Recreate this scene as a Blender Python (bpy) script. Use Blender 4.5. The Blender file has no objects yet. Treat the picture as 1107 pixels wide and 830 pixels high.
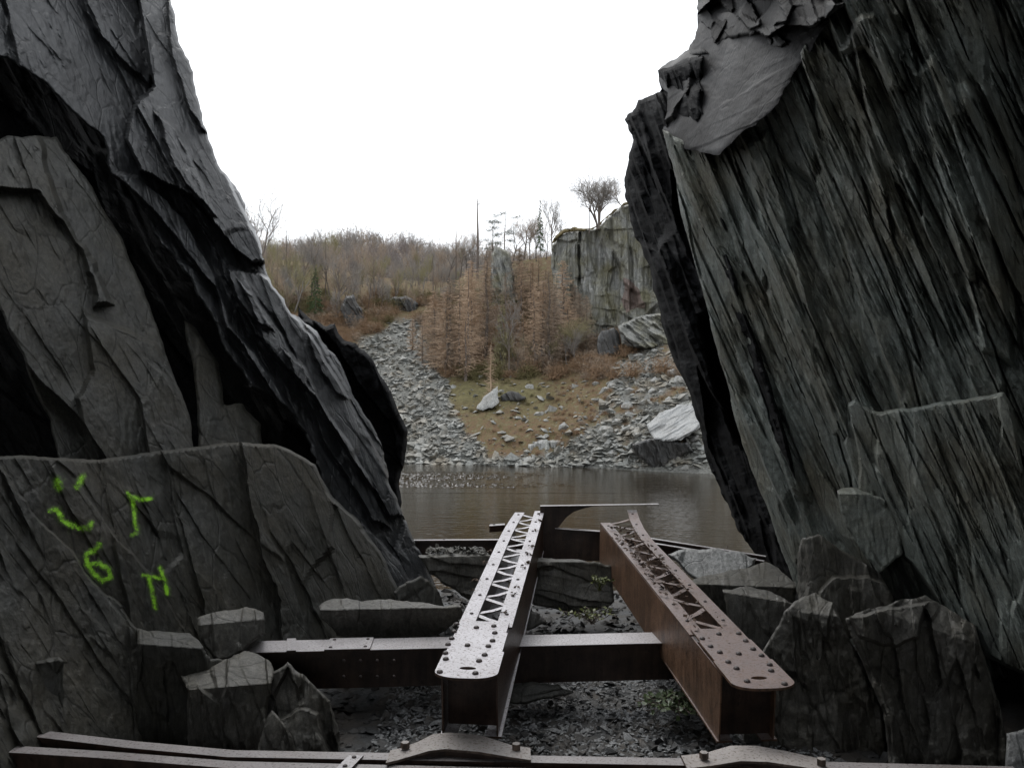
import bpy, bmesh, math, random
import numpy as np
from mathutils import Vector, Matrix

# ------------------------------------------------------------------ camera, sky, sun, exposure
F = 850.0; CX = 553.5; YH = 445.0; H = 4.6          # focal length in photo pixels, horizon row, eye height above the lake
S = bpy.context.scene
C = S.collection
cam_d = bpy.data.cameras.new('camera'); cam = bpy.data.objects.new('camera', cam_d); C.objects.link(cam)
cam.location = (0, 0, H); cam.rotation_euler = (math.radians(90), 0, 0)
cam_d.sensor_width = 36; cam_d.lens = 36 * F / 1107; cam_d.shift_y = (YH - 415) / 1107
cam_d.clip_start = 0.05; cam_d.clip_end = 2000
S.camera = cam

SUN_EL, SUN_AZ = 58, -25                              # degrees; azimuth from +Y towards +X
w = bpy.data.worlds.new('World'); S.world = w; w.use_nodes = True
wn = w.node_tree.nodes; wl = w.node_tree.links
bg = wn['Background']
sky = wn.new('ShaderNodeTexSky'); sky.sky_type = 'NISHITA'; sky.sun_disc = False
sky.sun_elevation = math.radians(SUN_EL); sky.sun_rotation = math.radians(SUN_AZ)
sky.air_density = 1.0; sky.dust_density = 4.0; sky.ozone_density = 1.0
hs = wn.new('ShaderNodeHueSaturation'); hs.inputs['Saturation'].default_value = 0.12
mx = wn.new('ShaderNodeMix'); mx.data_type = 'RGBA'; mx.inputs[0].default_value = 0.75
wl.new(sky.outputs[0], hs.inputs['Color']); wl.new(hs.outputs[0], mx.inputs[6])
mx.inputs[7].default_value = (8.0, 8.3, 8.7, 1)       # a closed white cloud deck
wl.new(mx.outputs[2], bg.inputs['Color']); bg.inputs['Strength'].default_value = 0.1

sun_d = bpy.data.lights.new('sun', 'SUN'); sun = bpy.data.objects.new('sun', sun_d); C.objects.link(sun)
sun_d.energy = 0.6; sun_d.angle = math.radians(35); sun_d.color = (1, 0.97, 0.93)
_d = Vector((math.sin(math.radians(SUN_AZ)) * math.cos(math.radians(SUN_EL)),
             math.cos(math.radians(SUN_AZ)) * math.cos(math.radians(SUN_EL)), math.sin(math.radians(SUN_EL))))
sun.rotation_euler = _d.to_track_quat('Z', 'Y').to_euler(); sun.location = (0, 30, 60)

S.view_settings.view_transform = 'Standard'; S.view_settings.look = 'None'
S.view_settings.gamma = 1; S.view_settings.use_curve_mapping = False
S.view_settings.exposure = 1.05
S.cycles.max_bounces = 6; S.cycles.diffuse_bounces = 4; S.cycles.glossy_bounces = 3; S.cycles.transparent_max_bounces = 8
S.cycles.use_denoising = True

# ------------------------------------------------------------------ helpers
rnd = random.Random(7)
def P(u, v, Y):                                        # photo pixel + distance -> world point
    u = np.asarray(u, float); v = np.asarray(v, float); Y = np.asarray(Y, float)
    return np.stack([(u - CX) / F * Y, Y + 0 * u, H + (YH - v) / F * Y], -1)
def pv(u, v, Y): return Vector(P(u, v, Y).tolist())

def tag(o, label=None, cat=None, group=None, kind=None):
    if label: o['label'] = label
    if cat: o['category'] = cat
    if group: o['group'] = group
    if kind: o['kind'] = kind
    return o
def thing(name, label, cat, loc=(0, 0, 0), rot=None, group=None):
    o = bpy.data.objects.new(name, None); C.objects.link(o); o.location = loc
    o.empty_display_size = 0.2
    if rot is not None: o.rotation_euler = rot
    return tag(o, label, cat, group)
def mesh_obj(name, verts, faces, mat, parent=None, origin=None, smooth=False):
    verts = np.asarray(verts, float)
    if origin is None: origin = (0, 0, 0)
    me = bpy.data.meshes.new(name)
    me.from_pydata((verts - np.asarray(origin, float)).tolist(), [], faces if isinstance(faces, list) else faces.tolist())
    me.materials.append(mat)
    if smooth: me.polygons.foreach_set('use_smooth', [True] * len(me.polygons))
    me.update()
    o = bpy.data.objects.new(name, me); C.objects.link(o); o.location = origin
    if parent is not None: o.parent = parent
    return o
def bm_obj(name, bm, mat, parent=None, loc=(0, 0, 0), smooth=False):
    me = bpy.data.meshes.new(name); bmesh.ops.recalc_face_normals(bm, faces=bm.faces); bm.to_mesh(me); bm.free(); me.materials.append(mat)
    if smooth: me.polygons.foreach_set('use_smooth', [True] * len(me.polygons))
    o = bpy.data.objects.new(name, me); C.objects.link(o); o.location = loc
    if parent is not None: o.parent = parent
    return o
def copy_tree(o, parent=None):
    c = o.copy(); C.objects.link(c)
    if parent is not None: c.parent = parent
    for ch in o.children:
        copy_tree(ch, c)
    return c

# ---- noise
def _hash(ix, iy, seed):
    n = (ix.astype(np.int64) * 374761393 + iy.astype(np.int64) * 668265263 + seed * 974634777) & 0xffffffff
    n = ((n ^ (n >> 13)) * 1274126177) & 0xffffffff
    n = ((n ^ (n >> 16)) * 2246822519) & 0xffffffff
    return ((n ^ (n >> 15)) & 0xffff) / 65535.0
def vnoise(x, y, seed=0):
    ix = np.floor(x); iy = np.floor(y); fx = x - ix; fy = y - iy
    fx = fx * fx * fx * (fx * (fx * 6 - 15) + 10); fy = fy * fy * fy * (fy * (fy * 6 - 15) + 10)
    a = _hash(ix, iy, seed); b = _hash(ix + 1, iy, seed); c = _hash(ix, iy + 1, seed); d = _hash(ix + 1, iy + 1, seed)
    return (a * (1 - fx) + b * fx) * (1 - fy) + (c * (1 - fx) + d * fx) * fy
def fbm(x, y, seed=0, octs=4):
    s = 0; a = .5; t = 0
    for i in range(octs):
        s = s + a * vnoise(x, y, seed + i * 17); t += a; a *= .5; x = x * 2.03 + 3.1; y = y * 2.03 + 1.7
    return s / t - .5
def planks(U, V, ang, W, L, seed, warp=.5, tilt=1.0):
    """cleaved slate: long plates along the cleavage with ragged ends; returns about -0.5..0.5"""
    c, s = math.cos(math.radians(ang)), math.sin(math.radians(ang))
    a = U * c + V * s; b = -U * s + V * c
    b = b + warp * W * 2 * fbm(a / (L * .7), b / (W * 2.2), seed + 5, 4) + .12 * W * fbm(a / (W * .5), b / (W * .5), seed + 6, 2)
    k = np.floor(b / W); fb = b / W - k
    a = a + L * 2 * _hash(k, k * 0 + 3, seed) + L * .5 * fbm(b / (W * .3), a / L, seed + 9, 3)
    j = np.floor(a / L); fa = a / L - j
    return (_hash(k, j, seed + 1) - .5) + tilt * (_hash(k, j, seed + 2) - .3) * (fb - .5) + .5 * tilt * (_hash(k, j, seed + 3) - .5) * (fa - .5)

def lnoise(x, y, seed=0):                                # like vnoise, but with straight flanks: angular outlines
    ix = np.floor(x); iy = np.floor(y); fx = x - ix; fy = y - iy
    a = _hash(ix, iy, seed); b = _hash(ix + 1, iy, seed); c = _hash(ix, iy + 1, seed); d = _hash(ix + 1, iy + 1, seed)
    return (a * (1 - fx) + b * fx) * (1 - fy) + (c * (1 - fx) + d * fx) * fy - .5
def facets(U, V, ang, W, L, seed, tilt=(.5, .8), warp=.2, crack=0.0):
    """cleaved plates: lens-shaped flat facets drawn out along the cleavage, each at its own height and tilt"""
    c, s = math.cos(math.radians(ang)), math.sin(math.radians(ang))
    a = U * c + V * s; b = -U * s + V * c
    b = b + warp * W * (lnoise(a / (L * .35), b / (W * 1.1), seed + 5) + .45 * lnoise(a / (L * .13), b / (W * .5), seed + 6) + .2 * lnoise(a / (L * .05), b / (W * .25), seed + 8))
    a = a + warp * L * .5 * lnoise(a / (L * .3), b / (W * .3), seed + 7)
    x = a / L; y = b / W; ix = np.floor(x); iy = np.floor(y)
    best = np.full(x.shape, 9.); sec = best.copy(); z = x * 0; A_ = [z, z, ix, iy]; B_ = [z, z, ix, iy]
    for i in (-1, 0, 1):
        for j in (-1, 0, 1):
            ci = ix + i; cj = iy + j
            dx = x - ci - _hash(ci, cj, seed); dy = y - cj - _hash(ci, cj, seed + 1); d = dx * dx + dy * dy
            m_ = d < best; n_ = (~m_) & (d < sec)
            B_ = [np.where(m_, p, np.where(n_, q, r)) for p, q, r in zip(A_, (dx, dy, ci, cj), B_)]
            A_ = [np.where(m_, q, p) for p, q in zip(A_, (dx, dy, ci, cj))]
            sec = np.where(m_, best, np.where(n_, d, sec)); best = np.where(m_, d, best)
    def hh(q): return _hash(q[2], q[3], seed + 2) - .5 + tilt[0] * (_hash(q[2], q[3], seed + 3) - .5) * q[0] * 2 + tilt[1] * (_hash(q[2], q[3], seed + 4) - .35) * q[1] * 2
    gap = np.sqrt(sec) - np.sqrt(best); k = np.clip(.5 + gap * W / 2.6, 0, 1)
    h = k * hh(A_) + (1 - k) * hh(B_)
    if crack: h = h - crack * np.clip(1 - gap * W / 1.6, 0, 1) * (lnoise(a / (L * .4), b / W, seed + 11) > -.05)
    return h
def patchy(U, V, sc, seed): return np.clip(fbm(U / sc, V / sc, seed, 3) * 3 + .45, .08, 1)

# ---- polygons in the photo frame
def roughen(poly, amp, seed, closed=True, seg=5.0):
    rs = np.random.RandomState(seed); pts = []
    n = len(poly)
    for i in range(n):
        p = np.array(poly[i], float); q = np.array(poly[(i + 1) % n], float)
        line = [p, q]; a = amp
        d = np.linalg.norm(q - p)
        a = min(a, d * .12)
        while np.linalg.norm(line[1] - line[0]) > seg:
            new = [line[0]]
            for k in range(len(line) - 1):
                m = (line[k] + line[k + 1]) / 2; t = line[k + 1] - line[k]
                nn = np.array([-t[1], t[0]]) / (np.linalg.norm(t) + 1e-6)
                new += [m + nn * rs.uniform(-1, 1) * a + t * rs.uniform(-.15, .15), line[k + 1]]
            line = new; a *= .55
        pts += line[:-1]
    return np.array(pts)
def inside(poly, U, V):
    r = np.zeros(U.shape, bool); n = len(poly)
    for i in range(n):
        x0, y0 = poly[i]; x1, y1 = poly[(i + 1) % n]
        if y0 == y1: continue
        c = ((y0 > V) != (y1 > V)) & (U < (x1 - x0) * (V - y0) / (y1 - y0) + x0)
        r ^= c
    return r
def nearest(poly, U, V):
    best = np.full(U.shape, 1e9); bu = U.copy(); bv = V.copy(); n = len(poly)
    for i in range(n):
        x0, y0 = poly[i]; x1, y1 = poly[(i + 1) % n]
        dx, dy = x1 - x0, y1 - y0; l2 = dx * dx + dy * dy + 1e-9
        t = np.clip(((U - x0) * dx + (V - y0) * dy) / l2, 0, 1)
        qu = x0 + t * dx; qv = y0 + t * dy
        d = (U - qu) ** 2 + (V - qv) ** 2
        m = d < best
        best = np.where(m, d, best); bu = np.where(m, qu, bu); bv = np.where(m, qv, bv)
    return np.sqrt(best), bu, bv
def bump_poly(poly, U, V, h, bev=2.5, slope=(0, 0), seed=1, jag=3):
    """a plate standing h metres proud inside poly, its rim bevelled over bev pixels"""
    pr = roughen(poly, jag, seed, seg=8)
    ins = inside(pr, U, V); d, _, _ = nearest(pr, U, V)
    cu, cv = np.mean([p[0] for p in poly]), np.mean([p[1] for p in poly])
    return np.where(ins, np.clip(d / bev, 0, 1) * (h + slope[0] * (U - cu) + slope[1] * (V - cv)), 0)

def plane_n(p, n):                                     # plane through pixel point (u,v,Y) with world normal n
    q = P(*p) - np.array([0, 0, H]); k = float(np.dot(n, q))
    return lambda U, V: k / np.minimum(n[0] * (U - CX) / F + n[1] + n[2] * (YH - V) / F, -.04)
def plane_3(a, b, c, far=16.):                                  # plane through three pixel points
    A = np.array([[a[0], a[1], 1], [b[0], b[1], 1], [c[0], c[1], 1]], float)
    k = np.linalg.solve(A, [1 / a[2], 1 / b[2], 1 / c[2]])
    return lambda U, V: 1 / np.maximum(k[0] * U + k[1] * V + k[2], 1 / far)

def patch(name, poly, depth, mat, step=2.0, jag=3, thick=1.0, seed=1, bev=0.0, bevpx=5.0, parent=None, smooth=False, seg=5.0, ang=None):
    pr = roughen(poly, jag, seed, seg=seg)
    u0, v0 = pr.min(0) - step * 1.5; u1, v1 = pr.max(0) + step * 1.5
    if ang is None:
        us = np.arange(u0, u1 + step, step); vs = np.arange(v0, v1 + step, step); sn = step * 1.45
        U, V = np.meshgrid(us, vs)
    else:                                              # rows run along the cleavage, so its edges stay clean
        ca, sa_ = math.cos(math.radians(ang)), math.sin(math.radians(ang)); qa = pr @ np.array([ca, sa_]); qb = pr @ np.array([-sa_, ca])
        s1, s2 = step * 1.4, step * .62; sn = s1 * 1.05
        AA, BB = np.meshgrid(np.arange(qa.min() - 2 * s1, qa.max() + 2 * s1, s1), np.arange(qb.min() - 2 * s1, qb.max() + 2 * s1, s2))
        U = AA * ca - BB * sa_; V = AA * sa_ + BB * ca
    ins = inside(pr, U, V); near_ = (U > u0 - 6) & (U < u1 + 6) & (V > v0 - 6) & (V < v1 + 6)
    d = np.full(U.shape, 99.); bu = U.copy(); bv = V.copy(); q1, q2, q3 = nearest(pr, U[near_], V[near_]); d[near_] = q1; bu[near_] = q2; bv[near_] = q3
    snap = (~ins) & (d < sn)
    U2 = np.where(snap, bu, U); V2 = np.where(snap, bv, V); d = np.where(snap, 0, d)
    Y = depth(U2, V2)
    if bev: Y = Y + bev * (1 - np.clip(d / bevpx, 0, 1)) ** 2
    valid = ins | snap
    cell = valid[:-1, :-1] & valid[1:, :-1] & valid[:-1, 1:] & valid[1:, 1:]
    cell &= (ins[:-1, :-1] | ins[1:, :-1] | ins[:-1, 1:] | ins[1:, 1:])
    used = np.zeros(U.shape, bool)
    used[:-1, :-1] |= cell; used[1:, :-1] |= cell; used[:-1, 1:] |= cell; used[1:, 1:] |= cell
    idx = -np.ones(U.shape, int); n = used.sum(); idx[used] = np.arange(n)
    front = P(U2[used], V2[used], Y[used]); back = P(U2[used], V2[used], Y[used] + thick)
    a = idx[:-1, :-1][cell]; b = idx[:-1, 1:][cell]; c = idx[1:, 1:][cell]; e = idx[1:, :-1][cell]
    ff = np.stack([e, c, b, a], 1)
    edges = {}
    ed = np.concatenate([ff[:, [0, 1]], ff[:, [1, 2]], ff[:, [2, 3]], ff[:, [3, 0]]])
    key = np.sort(ed, 1); uq, first, cnt = np.unique(key[:, 0] * (n + 1) + key[:, 1], return_index=True, return_counts=True)
    be = ed[first[cnt == 1]]
    side = np.stack([be[:, 1], be[:, 0], be[:, 0] + n, be[:, 1] + n], 1)
    faces = np.concatenate([ff, ff[:, ::-1] + n, side])
    verts = np.concatenate([front, back])
    base = front[np.argmin(front[:, 2])]
    o = mesh_obj(name, verts, faces, mat, parent, base, smooth)
    o['_'] = 0; del o['_']
    return o

# ------------------------------------------------------------------ materials
def new_mat(name):
    m = bpy.data.materials.new(name); m.use_nodes = True
    return m, m.node_tree.nodes, m.node_tree.links, m.node_tree.nodes['Principled BSDF']
def ramp(nd, lk, src, stops):
    r = nd.new('ShaderNodeValToRGB'); lk.new(src, r.inputs[0])
    el = r.color_ramp.elements
    while len(el) < len(stops): el.new(.5)
    for e, (p, c) in zip(el, stops): e.position = p; e.color = (*c, 1) if len(c) == 3 else c
    return r.outputs[0]
def noise(nd, lk, vec, scale, detail=6, rough=.6, dist=0):
    n = nd.new('ShaderNodeTexNoise'); n.inputs['Scale'].default_value = scale; n.inputs['Detail'].default_value = detail
    n.inputs['Roughness'].default_value = rough; n.inputs['Distortion'].default_value = dist
    if vec is not None: lk.new(vec, n.inputs['Vector'])
    return n.outputs['Fac']
def mapping(nd, lk, rot=(0, 0, 0), scale=(1, 1, 1), kind='Object'):
    t = nd.new('ShaderNodeTexCoord'); m = nd.new('ShaderNodeMapping')
    m.inputs['Rotation'].default_value = [math.radians(a) for a in rot]; m.inputs['Scale'].default_value = scale
    lk.new(t.outputs[kind], m.inputs['Vector']); return m.outputs[0]
def mixc(nd, lk, fac, a, b, mode='MIX'):
    m = nd.new('ShaderNodeMix'); m.data_type = 'RGBA'; m.blend_type = mode
    for s, x in ((0, fac), (6, a), (7, b)):
        if isinstance(x, (float, int)): m.inputs[s].default_value = x
        elif isinstance(x, tuple): m.inputs[s].default_value = (*x, 1)
        else: lk.new(x, m.inputs[s])
    return m.outputs[2]
def bump(nd, lk, b, h, strength, dist, prev=None):
    n = nd.new('ShaderNodeBump'); n.inputs['Strength'].default_value = strength; n.inputs['Distance'].default_value = dist
    lk.new(h, n.inputs['Height'])
    if prev is not None: lk.new(prev, n.inputs['Normal'])
    if b is not None: lk.new(n.outputs[0], b.inputs['Normal'])
    return n.outputs[0]

def slate(name, dark, light, tint=(.10, .08, .06), tint_amt=.5, rot=-25, rough=.55, pale=None, pale_pos=.64, bstr=.6, sc=1.0, stretch=.13, spec=.4):
    m, nd, lk, b = new_mat(name)
    st = mapping(nd, lk, (0, rot, 0), (1, 1, stretch)); pl = mapping(nd, lk)
    n1 = noise(nd, lk, st, 9 * sc, 10, .68, .3); n2 = noise(nd, lk, pl, 1.3 * sc, 6, .6); n3 = noise(nd, lk, st, 38 * sc, 6, .65)
    n4 = noise(nd, lk, pl, 30 * sc, 8, .7)
    col = ramp(nd, lk, n1, [(.32, dark), (.68, light)])
    col = mixc(nd, lk, ramp(nd, lk, n2, [(.42, (0, 0, 0)), (.66, (tint_amt,) * 3)]), col, tint)
    if pale is not None:
        n5 = noise(nd, lk, st, 4 * sc, 8, .7)
        col = mixc(nd, lk, ramp(nd, lk, n5, [(pale_pos, (0, 0, 0)), (pale_pos + .1, (.8,) * 3)]), col, pale)
    fine = ramp(nd, lk, n4, [(.3, (.6,) * 3), (.7, (1.3,) * 3)])
    col = mixc(nd, lk, .8, col, fine, 'MULTIPLY')
    col = mixc(nd, lk, .8, col, ramp(nd, lk, n3, [(.32, (.6,) * 3), (.66, (1.35,) * 3)]), 'MULTIPLY')
    grain = noise(nd, lk, pl, 110 * sc, 4, .8)
    col = mixc(nd, lk, .9, col, ramp(nd, lk, grain, [(.3, (.55,) * 3), (.7, (1.4,) * 3)]), 'MULTIPLY')
    wv = nd.new('ShaderNodeVectorMath'); wv.operation = 'MULTIPLY_ADD'; nv = nd.new('ShaderNodeTexNoise'); nv.inputs['Scale'].default_value = 3 * sc; lk.new(st, nv.inputs['Vector'])
    lk.new(nv.outputs['Color'], wv.inputs[0]); wv.inputs[1].default_value = (.16 / sc,) * 3; lk.new(st, wv.inputs[2])
    vo = nd.new('ShaderNodeTexVoronoi'); vo.feature = 'DISTANCE_TO_EDGE'; vo.inputs['Scale'].default_value = 3.4 * sc; lk.new(wv.outputs[0], vo.inputs['Vector'])
    jn = ramp(nd, lk, vo.outputs['Distance'], [(.0, (.45,) * 3), (.03, (1,) * 3)])
    gate = ramp(nd, lk, n2, [(.40, (0, 0, 0)), (.58, (.9,) * 3)])
    col = mixc(nd, lk, gate, col, mixc(nd, lk, 1.0, col, jn, 'MULTIPLY'))
    lich = noise(nd, lk, pl, 14 * sc, 8, .75)
    col = mixc(nd, lk, ramp(nd, lk, lich, [(.62, (0, 0, 0)), (.72, (.4,) * 3)]), col, tuple(min(.5, x * 1.9) for x in light))
    lk.new(col, b.inputs['Base Color'])
    lk.new(ramp(nd, lk, n2, [(.3, (rough - .1,) * 3), (.7, (rough + .15,) * 3)]), b.inputs['Roughness'])
    b.inputs['Specular IOR Level'].default_value = spec
    h1 = bump(nd, lk, None, n1, bstr * .6, .03 / sc); h1 = bump(nd, lk, None, jn, bstr * .7, .02 / sc, h1); h2 = bump(nd, lk, None, n3, bstr * .8, .014 / sc, h1); bump(nd, lk, b, n4, bstr * .5, .006 / sc, h2)
    return m
M = {}
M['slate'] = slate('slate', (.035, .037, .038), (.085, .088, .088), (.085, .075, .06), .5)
M['slate_wet'] = slate('slate_wet', (.016, .017, .019), (.046, .049, .052), (.03, .03, .03), .4, rough=.36, pale=(.19, .20, .215), pale_pos=.63, spec=.5)  # pale streaks put the wet sheen into the colour
M['slate_low'] = slate('slate_low', (.024, .025, .022), (.062, .062, .054), (.056, .050, .036), .8)
M['slate_shaded'] = slate('slate_shaded', (.005, .0055, .006), (.015, .0155, .017), (.010, .009, .009), .4, rough=.8, bstr=.5, spec=.1)  # dark wet slate, with the shade of these faces put into the colour
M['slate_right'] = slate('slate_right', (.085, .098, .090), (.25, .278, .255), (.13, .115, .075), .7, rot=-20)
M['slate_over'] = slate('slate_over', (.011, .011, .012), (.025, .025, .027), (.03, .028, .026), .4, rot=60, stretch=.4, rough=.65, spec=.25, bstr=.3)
M['slate_block'] = slate('slate_block', (.045, .044, .040), (.12, .117, .105), (.10, .088, .06), .5, rot=0, stretch=.3)
M['slate_pale'] = slate('slate_pale', (.16, .165, .165), (.33, .335, .33), (.2, .19, .17), .4, rot=70, stretch=.3)
M['slate_recess'] = slate('slate_recess', (.012, .0125, .013), (.034, .035, .036), (.025, .022, .02), .4, rough=.7, spec=.2)  # the shade of the cleft is put into this dark colour
M['cavern'] = slate('cavern', (.04, .04, .04), (.09, .09, .085))

def steel(name, dark, light, pale, pale_amt, rough, sc=1.0, spec=.5):
    m, nd, lk, b = new_mat(name)
    pl = mapping(nd, lk)
    n1 = noise(nd, lk, pl, 6 * sc, 8, .65); n2 = noise(nd, lk, pl, 60 * sc, 6, .7); n3 = noise(nd, lk, pl, 2.2 * sc, 5, .6)
    col = ramp(nd, lk, n1, [(.35, dark), (.65, light)])
    ns = noise(nd, lk, mapping(nd, lk, (0, 0, 0), (1, 1, .10)), 22 * sc, 5, .65); nf = noise(nd, lk, pl, 17 * sc, 8, .75, .6)
    col = mixc(nd, lk, .75, col, ramp(nd, lk, ns, [(.34, (.45,) * 3), (.62, (1.35,) * 3)]), 'MULTIPLY')
    col = mixc(nd, lk, ramp(nd, lk, nf, [(.56, (0, 0, 0)), (.62, (.7,) * 3)]), col, tuple(x * .35 for x in dark))
    # worn, dusty, limed coat on upward faces, with sky sheen put into its colour
    g = nd.new('ShaderNodeNewGeometry'); sx = nd.new('ShaderNodeSeparateXYZ'); lk.new(g.outputs['True Normal'], sx.inputs[0])
    up = ramp(nd, lk, sx.outputs['Z'], [(.7, (0, 0, 0)), (.9, (1, 1, 1))])
    sp = ramp(nd, lk, n2, [(.36, (.12,) * 3), (.47, (1,) * 3)])
    k = mixc(nd, lk, 1.0, up, sp, 'MULTIPLY'); k = mixc(nd, lk, 1.0, k, ramp(nd, lk, n3, [(.25, (pale_amt * .6,) * 3), (.6, (pale_amt,) * 3)]), 'MULTIPLY')
    col = mixc(nd, lk, k, col, pale)
    lk.new(col, b.inputs['Base Color']); b.inputs['Specular IOR Level'].default_value = spec
    lk.new(ramp(nd, lk, n2, [(.3, (rough + .2,) * 3), (.7, (rough,) * 3)]), b.inputs['Roughness'])
    h = bump(nd, lk, None, nf, .5, .006); bump(nd, lk, b, n2, .5, .003, h)
    return m
M['steel_pale'] = steel('steel_pale', (.05, .03, .022), (.11, .065, .045), (.60, .58, .61), .98, .26)
M['steel_rust'] = steel('steel_rust', (.09, .050, .030), (.185, .106, .066), (.25, .212, .21), .85, .32)
M['steel_dark'] = steel('steel_dark', (.022, .013, .010), (.05, .03, .022), (.50, .48, .49), .95, .28)
M['steel_crust'] = steel('steel_crust', (.06, .043, .033), (.15, .11, .085), (.38, .355, .34), .9, .6)
M['steel_front'] = steel('steel_front', (.03, .018, .013), (.07, .042, .03), (.33, .31, .31), .85, .3)
M['rivet'] = steel('rivet', (.03, .022, .02), (.07, .05, .045), (.10, .09, .09), .6, .35)

def simple(name, a, b_, sc=5, rough=.8, spec=.2, bstr=0, bd=.02):
    m, nd, lk, b = new_mat(name); pl = mapping(nd, lk)
    n1 = noise(nd, lk, pl, sc, 6, .65)
    lk.new(ramp(nd, lk, n1, [(.3, a), (.7, b_)]), b.inputs['Base Color']); b.inputs['Roughness'].default_value = rough
    b.inputs['Specular IOR Level'].default_value = spec
    if bstr: bump(nd, lk, b, n1, bstr, bd)
    return m
M['bark'] = simple('bark', (.085, .07, .058), (.17, .14, .12), 8)
M['bark_pale'] = simple('bark_pale', (.16, .145, .13), (.26, .24, .22), 6)
M['twig_larch'] = simple('twig_larch', (.34, .245, .17), (.50, .375, .265), .8)
M['twig_brown'] = simple('twig_brown', (.22, .17, .13), (.34, .27, .20), .6)
M['twig_grey'] = simple('twig_grey', (.17, .155, .14), (.28, .255, .23), .6)
M['twig_olive'] = simple('twig_olive', (.18, .165, .09), (.28, .25, .14), .6)
M['twig_far'] = simple('twig_far', (.15, .125, .115), (.23, .20, .19), .3)
M['needle'] = simple('needle', (.035, .06, .025), (.09, .125, .055), 1.5)
M['pine_needle'] = simple('pine_needle', (.04, .055, .035), (.08, .10, .06), 1.5)
M['ivy'] = simple('ivy', (.03, .05, .02), (.08, .11, .045), 12, .45, .5)
M['fern'] = simple('fern', (.06, .08, .02), (.14, .15, .05), 12, .5, .4)
M['dead_leaf'] = simple('dead_leaf', (.03, .02, .014), (.09, .055, .035), 30, .7)
M['grass'] = simple('grass', (.10, .09, .04), (.17, .145, .07), 1.2)
M['bracken'] = simple('bracken', (.16, .10, .06), (.29, .195, .12), 1.2)
M['turf'] = simple('turf', (.07, .06, .03), (.16, .125, .06), 1.5, bstr=.5)
M['gravel'] = slate('gravel', (.12, .125, .13), (.30, .31, .315), (.12, .11, .10), .4, rot=0, stretch=1, sc=4)
M['scree'] = slate('scree', (.10, .104, .098), (.27, .275, .255), (.19, .16, .115), .8, rot=0, stretch=1, sc=.35)
M['boulder'] = slate('boulder', (.16, .165, .16), (.34, .34, .325), (.2, .18, .14), .5, rot=60, stretch=.4, sc=.5)
M['boulder_dark'] = slate('boulder_dark', (.03, .03, .03), (.08, .08, .078), (.06, .05, .04), .5, rot=0, stretch=.5, sc=.5)
M['cliff'] = slate('cliff', (.085, .088, .083), (.25, .252, .235), (.14, .13, .07), .8, rot=0, stretch=.12, sc=.28, bstr=.8, pale=(.36, .36, .34), pale_pos=.6)
M['cliff_red'] = slate('cliff_red', (.10, .075, .065), (.20, .15, .13), sc=.3)

# ------------------------------------------------------------------ the setting: terrain across the lake
COLS = {  # photo column -> (row, distance) going up the slope
 -250: [(512, 69), (501, 70), (470, 75), (430, 83), (380, 94), (345, 104), (310, 112), (285, 120), (276, 128), (300, 150)],
 250: [(512, 69), (501, 70), (470, 75), (430, 83), (380, 94), (345, 104), (310, 112), (285, 120), (276, 128), (300, 150)],
 345: [(512, 69), (501, 70), (470, 75), (430, 83), (385, 94), (350, 104), (318, 112), (298, 122), (285, 140), (300, 160)],
 400: [(512, 69), (501, 70), (460, 77), (410, 88), (370, 98), (340, 108), (322, 114), (312, 125), (298, 142), (310, 170)],
 440: [(512, 69), (501, 70), (460, 77), (410, 87), (375, 97), (345, 108), (328, 116), (318, 128), (303, 142), (310, 170)],
 485: [(512, 68.5), (502, 69), (460, 75), (425, 82), (402, 88), (375, 97), (345, 106), (322, 116), (305, 132), (310, 160)],
 540: [(512, 66.8), (503, 67), (460, 72), (430, 79), (408, 86), (388, 93), (350, 98), (305, 103), (285, 112), (300, 150)],
 600: [(512, 65.5), (504, 66), (468, 70), (430, 78), (402, 86), (380, 92), (358, 101), (318, 106), (276, 115), (300, 150)],
 650: [(515, 63.6), (506.5, 64), (470, 67), (430, 74), (402, 81), (378, 88), (362, 98), (320, 106), (262, 115), (300, 150)],
 700: [(518, 60.6), (509, 61), (470, 65), (430, 70), (398, 76), (370, 84), (352, 94), (310, 106), (255, 115), (300, 150)],
 760: [(521, 58), (512, 58.4), (475, 62), (435, 67), (395, 72), (352, 80), (320, 92), (290, 106), (250, 115), (300, 150)],
 1300: [(530, 50), (521, 51), (480, 56), (435, 62), (395, 68), (350, 78), (310, 92), (280, 106), (245, 115), (300, 150)]}
CU = np.array(sorted(COLS)); NT = 90
_tab = []
for cu in CU:
    c = np.array(COLS[cu], float); t = np.linspace(0, 9, NT); ti = np.arange(10)
    _tab.append(np.stack([np.interp(t, ti, c[:, 0]), np.interp(t, ti, c[:, 1])], 1))
_tab = np.array(_tab)                                    # col, t, (row, Y)
def column(u):
    u = float(np.clip(u, CU[0], CU[-1])); i = int(np.clip(np.searchsorted(CU, u) - 1, 0, len(CU) - 2))
    f = (u - CU[i]) / (CU[i + 1] - CU[i]); return _tab[i] * (1 - f) + _tab[i + 1] * f
def gnoise(u, row): return 1.6 * fbm(u / 26, row / 20, 3, 4) + .7 * fbm(u / 6., row / 4.5, 8, 3)
def ground_Y(u, v):
    c = column(u)[:-10]; rows = c[::-1, 0]; Ys = c[::-1, 1]
    Y = float(np.interp(v, rows, Ys)); s = np.clip((500 - v) / 30, .12, 1)
    return Y + float(gnoise(np.array([u * 1.0]), np.array([v * 1.0]))[0]) * s
def ground(u, v): return P(u, v, ground_Y(u, v))

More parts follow.
